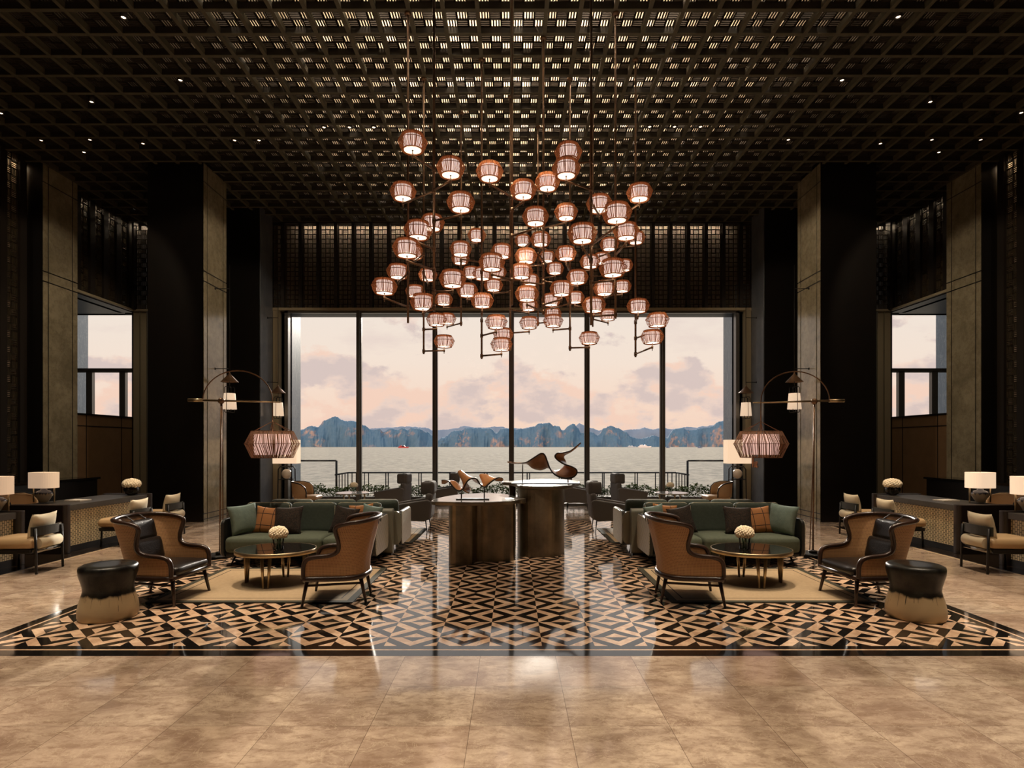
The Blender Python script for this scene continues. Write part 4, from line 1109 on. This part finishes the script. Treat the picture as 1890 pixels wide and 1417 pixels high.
# ------------------------------------------------------------------ small hanging lanterns
def lantern(label, loc, s, brk, wallx):
    t = thing('hanging_lantern', label, 'lantern', loc, 0, 'cone-capped hanging lanterns')
    MB().lathe([(.19, .44), (.02, .62), (.012, .66)], 24, cap=False).lathe([(.185, .435), (.19, .44)], 24, cap=False).build('cap', BRONZE, t)
    MB().tube([(0, 0, .36), (0, 0, 3.1)], .009, 6).build('hanging_rod', DKMETAL, t)
    MB().lathe([(.15, -.18), (.12, .18)], 24).build('shade', SHADE_W, t)
    b = MB()
    for y in (-.09, .09):
        b.tube([(-.075, y, .18), (-.075, y, .30), (-.05, y, .33), (.05, y, .33), (.075, y, .30), (.075, y, .18)], .009, 6)
        b.tube([(-.075, y, -.18), (-.075, y, -.23), (-.055, y, -.25), (.055, y, -.25), (.075, y, -.23), (.075, y, -.18)], .009, 6)
    b.tube([(0, -.155, -.2), (0, -.135, .3)], .007, 6)
    b.build('handle', DKMETAL, t)
    for z in brk:
        b = MB().tube([(wallx-loc[0], 0, z-loc[2]), (0, 0, z-loc[2])], .008, 6)
        b.lathe([(.0005, z-loc[2]-.035), (.035, z-loc[2]-.02), (.035, z-loc[2]+.02), (.0005, z-loc[2]+.035)], 10, wallx-loc[0]-.02*s*-1, 0, cap=False)
        b.build('wall_bracket', DKMETAL, t)
for s in (-1, 1):
    nm = 'left' if s < 0 else 'right'
    lantern('white lantern under a cone cap hung from the %s marble pillar' % nm, (s*6.42, 13.18, 2.68), s, (3.42, 5.24), s*6.75)
    lantern('smaller-looking white lantern hung beside the %s end of the big window' % nm, (s*6.32, 15.66, 2.65), s, (3.38, 5.12), s*6.60)

# ------------------------------------------------------------------ desks, desk lamps, chairs
def desk(label, y0, y1, s):
    X = 6.93
    t = thing('reception_desk', label, 'desk', (s*7.3, (y0+y1)/2, 0), 0, 'reception desks')
    h = (y1-y0)/2
    def bx(b, xa, xb, *r): xa, xb = sorted((s*(xa-7.3), s*(xb-7.3))); return b.box(xa, xb, *r)
    b = MB(); bx(b, X, 7.72, -h+.13, h-.13, .66, .75); b.build('desktop', DARKTOP, t, bevel=.004)
    for k in (-1, 1):
        ya, yb = sorted((k*h, k*(h-.14)))
        b = MB().prism([(s*(q[0]-7.3), q[1]) for q in rrect(X-.04, 7.80, ya, yb, .06)], .0, .765); b.build('end_panel', WOODP, t, bevel=.008)
    b = MB(); bx(b, X+.04, X+.08, -h+.14, h-.14, .10, .66); b.build('front_panel', MOSAIC, t)
    b = MB(); bx(b, X+.03, 7.7, -h+.13, h-.13, 0.004, .10); b.build('plinth', BLACK, t)
    return t
DARKTOP = mat('grey_leather_desktop', S(72, 66, 60), .35, var=S(60, 56, 50), vscale=5)
WOODP = mat('dark_leather_panel', S(36, 28, 24), .35, var=S(46, 35, 30), vscale=4, coat=.2)
def desk_lamp(label, loc, m, rz=0):
    t = thing('table_lamp', label, 'table lamp', loc, rz, 'ceramic table lamps on the desks')
    b = MB().lathe([(.05,0),(.06,.01),(.10,.08),(.128,.125),(.125,.155),(.09,.185),(.045,.20),(.04,.22)], 28); b.build('body', VASEC, t)
    MB().prism(rrect(-.21, .21, -.14, .14, .12, 6), .235, .485).build('lamp_shade', m, t)
    for x in (-.185, .185): MB().tube([(x, 0, 0), (x, 0, .26)], .011, 8).build('leg', BRASS, t)
    MB().tube([(0, 0, .22), (0, 0, .50)], .006, 6).build('finial', BRASS, t)
    return t
def desk_chair(label, loc, rz):
    """front = +Y (towards the desk)"""
    t = thing('desk_chair', label, 'chair', loc, rz, 'cream chairs at the reception desks')
    MB().rbox(0, .06, .40, .52, .58, .15, .07, .01).build('seat_cushion', CREAM2, t, weld=True)
    MB().box(-.25, .25, -.2, .31, .27, .325).build('seat_frame', BLACK, t, bevel=.01)
    b = MB(); n = 12
    for z0, z1 in ((.50, .62),):
        vi = []; 
        for k in range(n+1):
            x = -.27+.54*k/n; y = -.285+.05*(x/.27)**2
            vi.append((x, y))
        poly = vi+[(x, y+.022) for x, y in reversed(vi)]; b.prism(poly, z0, z1)
    b.build('backrest', BAND, t)
    for x in (-.245, .245): MB().tube([(x, -.27, 0.004), (x, -.255, .60)], .0155, 8).build('leg', DKMETAL, t)
    for x in (-.22, .22): MB().tube([(x, .29, 0.004), (x, .28, .30)], .0155, 8).build('leg', DKMETAL, t)
    MB().tube([(-.2, -.235, .40), (.2, -.235, .40)], .075, 14).build('bolster', CREAM, t)
    b = MB().tube([(-.235, -.24, .30), (.235, -.24, .30)], .028, 12)
    b.build('metal_roll', mat('polished_steel', S(150, 145, 135), .15, 1.0), t)
    n = 12; b = MB()
    for sg in (-1, 1):
        vs = []; fs = []
        for i in range(n+1):
            for j in range(n+1):
                u_, v_ = -1+2*i/n, -1+2*j/n
                vs.append((.23*u_*(1-.08*(1-v_*v_)), sg*.075*(max(0, 1-u_**2)*max(0, 1-v_**2))**.42, .17*v_*(1-.12*(1-u_*u_))))
        for i in range(n):
            for j in range(n):
                f = (i*(n+1)+j, (i+1)*(n+1)+j, (i+1)*(n+1)+j+1, i*(n+1)+j+1); fs.append(f if sg < 0 else f[::-1])
        b.add(vs, fs, True)
    b.xf(Matrix.Translation((0, -.17, .62)) @ Matrix.Rotation(R(12), 4, 'X')); b.build('back_pillow', CREAM, t, weld=True)
    return t
CREAM2 = mat('beige_leather_seat', S(190, 158, 116), .5)
BAND = mat('ebonised_back_band', S(50, 50, 44), .3)
dc = None
for s in (-1, 1):
    nm = 'left' if s < 0 else 'right'
    desk('near %s reception desk, mostly beyond the photo edge, with a lamp on it' % nm, 6.1, 8.24, s)
    desk('far %s reception desk with cream woven front panel and flower bowl' % nm, 8.95, 11.15, s)
    desk_lamp('drum-shaded ceramic lamp on the far %s reception desk' % nm, (s*7.55, 9.35, .766), SHADE_B if s < 0 else SHADE_BR, R(6*s))
    desk_lamp('drum-shaded ceramic lamp cut off by the %s edge of the photo' % nm, (s*7.235, 8.12, .766), SHADE_B if s < 0 else SHADE_BR, 0)
    for y, lab in ((7.80, 'cream-cushioned chair with black back band at the near %s desk'), (9.80, 'cream-cushioned chair partly behind the %s wing chair, at the far desk'), (10.78, 'cream-cushioned chair nearest the pillar at the far %s desk')):
        if dc is None: dc = desk_chair(lab % nm, (s*6.50, y, 0), R(-90*s)+R(4))
        else: dup(dc, (s*6.50, y, 0), R(90 if s < 0 else -90) + s*R(-4 if y < 8 else 0), lab % nm)
    # bowl of flowers
    t = thing('flower_bowl', 'round smoked-glass bowl of cream hydrangeas on the far %s desk' % nm, 'vase of flowers', (s*7.12, 10.85, .752), 0, 'hydrangea bowls on the desks')
    MB().lathe([(.05, 0), (.09, .02), (.125, .07), (.13, .11), (.115, .16)], 24, cap=False).build('bowl', SMOKEG, t)
    hydrangea(MB(), 0, 0, .21, .165, 6, .62).build('flowers', FLOWER, t)
    o = MB().box(-.15, .15, -.11, .11, 0, .018).build('open_book', PAPER); o.location = (s*7.3, 9.75, .753); o.rotation_euler = (0, 0, R(8*s)); tag(o, 'thin pale book lying on the far %s desk' % nm, 'book')
    # low dark credenza and tan tub chair behind the desk
    t = thing('credenza', 'low glossy black back counter behind the %s reception desks' % nm, 'counter', (s*8.9, 9.9, 0), 0, 'back counters')
    MB().box(-.25, .25, -2.6, 2.2, .1, .98).build('body', BLACK, t, bevel=.01); MB().box(-.28, .28, -2.65, 2.25, .98, 1.02).build('top', TOPM, t)
    MB().box(-.2, .2, -2.5, 2.1, 0, .1).build('plinth', BLACK, t)
def tub_chair(label, loc, rz, m, grp, frame=False):
    """curved shell chair, front +Y"""
    t = thing('tub_chair', label, 'armchair', loc, rz, grp)
    b = MB(); n = 24; rows = [(.42, 1.0), (.55, 1.0), (.66, .95), (.74, .8), (.78, .55), (.79, .3)]
    for z, sm in rows:
        for k in range(n+1):
            a = (-1+2*k/n)*sm*R(115); r = .29+.06*(z-.42)
            b.v.append((r*math.sin(a), -.02-r*math.cos(a), z))
    for i in range(len(rows)-1):
        for k in range(n): b.f.append([i*(n+1)+k, i*(n+1)+k+1, (i+1)*(n+1)+k+1, (i+1)*(n+1)+k]); b.sm.append(True)
    edge = [b.v[i*(n+1)] for i in range(len(rows))] + [b.v[(len(rows)-1)*(n+1)+k] for k in range(1, n)] + [b.v[i*(n+1)+n] for i in reversed(range(len(rows)))]
    o = b.build('back_shell', m, t); md = o.modifiers.new('s', 'SOLIDIFY'); md.thickness = .03
    MB().tube(edge, .014, 6).build('edge_frame', DKMETAL, t)
    MB().rbox(0, .06, .41, .52, .56, .10, .05, .01).build('seat_cushion', CREAM2 if m is not TANL else TANL, t, weld=True)
    for x, y in ((.2, .25), (-.2, .25), (.18, -.2), (-.18, -.2)): MB().tube([(x*.9, y*.9, .37), (x*1.15, y*1.15, 0.002)], .012, 6).build('leg', DKMETAL, t)
    return t
tb = tub_chair('tan leather tub chair by the round table at the window, left side', (-5.05, 14.2, 0), R(-90), TANL, 'tan tub chairs by the window')
dup(tb, (5.05, 14.2, 0), R(90), 'tan leather tub chair by the round table at the window, right side')
for s in (-1, 1): dup(tb, (s*8.15, 9.6, .10), R(90*s), 'tan leather staff chair behind the far %s desk, under the lamp' % ('left' if s < 0 else 'right'), 'staff chairs behind the desks')

# round side tables near the window
def round_table(label, loc):
    t = thing('round_table', label, 'table', loc, 0, 'round tables by the window')
    MB().lathe([(.40, .515), (.41, .53), (.40, .54)], 36).build('tabletop', BRT, t)
    for a in (30, 150, 270):
        MB().tube([(.3*math.cos(R(a)), .3*math.sin(R(a)), .52), (.26*math.cos(R(a)), .26*math.sin(R(a)), 0.002)], [.02, .012], 8).build('leg', BRASS, t)
    return t
rt = round_table('round brass-legged table with small flowers by the window, left side', (-3.85, 14.0, 0))
dup(rt, (3.85, 14.0, 0), 0, 'round brass-legged table with small flowers by the window, right side')

# high-backed lounge chairs with separate headrest, front = +Y
def lounge(label, loc, rz):
    t = thing('lounge_chair', label, 'armchair', loc, rz, 'grey high-backed lounge chairs')
    sidep = [(-.36, .28), (-.40, .60), (-.33, .64), (-.20, .62), (.30, .54), (.38, .52), (.34, .38), (.24, .24), (-.28, .22)]
    for sx in (-1, 1):
        xa, xb = sorted((sx*.36, sx*.27)); MB().prism(sidep, xa, xb, 'x').build('arm', GREYF, t, bevel=.025, seg=3)
    c = MB().rbox(0, 0, 0, .62, .13, .52, .06); c.xf(Matrix.Translation((0, -.33, .50)) @ Matrix.Rotation(R(5), 4, 'X')); c.build('backrest', GREYF, t, weld=True)
    c = MB().rbox(0, 0, 0, .46, .14, .26, .06)
    for sx in (-1, 1): c.rbox(sx*.20, .08, 0, .09, .22, .25, .045)
    c.xf(Matrix.Translation((0, -.37, .85))); c.build('headrest', GREYF, t, weld=True)
    MB().rbox(0, .02, .36, .54, .60, .14, .06).build('seat_cushion', GREYF2, t, weld=True)
    MB().box(-.28, .28, -.30, .30, .22, .30).build('seat_base', GREYF, t, bevel=.02)
    for x, y in ((.25, .22), (-.25, .22), (.24, -.28), (-.24, -.28)): MB().tube([(x, y, .24), (x*1.1, y*1.1, .002)], [.014, .008], 6).build('leg', DKMETAL, t)
    return t
lc = lounge('grey high-backed chair beyond the rear left sofa, nearest the plinths', (-1.95, 11.45, 0), R(90))
dup(lc, (-3.0, 14.6, 0), R(82), 'grey high-backed chair facing the round table, left side of window')
dup(lc, (-1.78, 14.9, 0), R(94), 'grey high-backed chair glimpsed behind the small sculpture')
dup(lc, (1.92, 11.45, 0), R(-90), 'grey high-backed chair beyond the rear right sofa, nearest the plinths')
dup(lc, (2.95, 14.6, 0), R(-82), 'grey high-backed chair facing the round table, right side of window')
dup(lc, (1.72, 14.9, 0), R(-94), 'grey high-backed chair glimpsed behind the taller bronze table')

# lantern-framed lamps by the window ends
for s in (-1, 1):
    t = thing('stand_lamp', 'square-shaded lamp on a black stand with a ceramic globe, %s window end' % ('left' if s < 0 else 'right'), 'floor lamp', (s*5.83, 15.0, 0), 0, 'globe stand lamps')
    b = MB()
    for y in (-.12, .12):
        b.tube([(-.19, y, 0.01), (-.17, y, 1.06), (-.12, y, 1.13), (.12, y, 1.13), (.17, y, 1.06), (.19, y, 0.01)], .016, 6)
    for z in (.80, .15):
        b.tube([(-.18, -.12, z), (.18, -.12, z), (.18, .12, z), (-.18, .12, z), (-.18, -.12, z)], .010, 6)
    b.build('stand', DKMETAL, t)
    pr = [(.125*math.sin(math.pi*k/10)+.0005, .94-.125*math.cos(math.pi*k/10)) for k in range(11)]
    MB().lathe(pr, 20, cap=False).build('globe', mat('pale_ceramic_globe', S(225, 212, 196), .3), t)
    MB().tube([(0, 0, 1.05), (0, 0, 1.3)], .012, 6).build('pole', DKMETAL, t)
    MB().prism(rrect(-.31, .31, -.16, .16, .02, 2), 1.21, 1.82).build('lamp_shade', SHADE_BR, t)

# small copper script sign on the slate side wall, right of the window
def cursive(b, pts, n=5): b.tube(crom([(0, -p[0], p[1]) for p in pts], n, False), .0085, 6)
b = MB()
cursive(b, [(.0, .27), (.035, .26), (.06, .03), (.07, .0), (.10, .14), (.155, .29), (.175, .27)])
cursive(b, [(.165, .15), (.16, .05), (.185, .0), (.22, .04), (.245, .16), (.245, .05), (.265, .0), (.30, .03)])
cursive(b, [(.30, .06), (.345, .09), (.36, .14), (.335, .16), (.315, .09), (.33, .01), (.37, .0), (.41, .05)])
o = b.build('wall_sign', mat('copper_script', S(224, 150, 108), .3, .8)); o.location = (6.585, 15.93, 1.08)
tag(o, 'small copper script sign reading Vue on the slate wall below the rattan shade', 'sign')
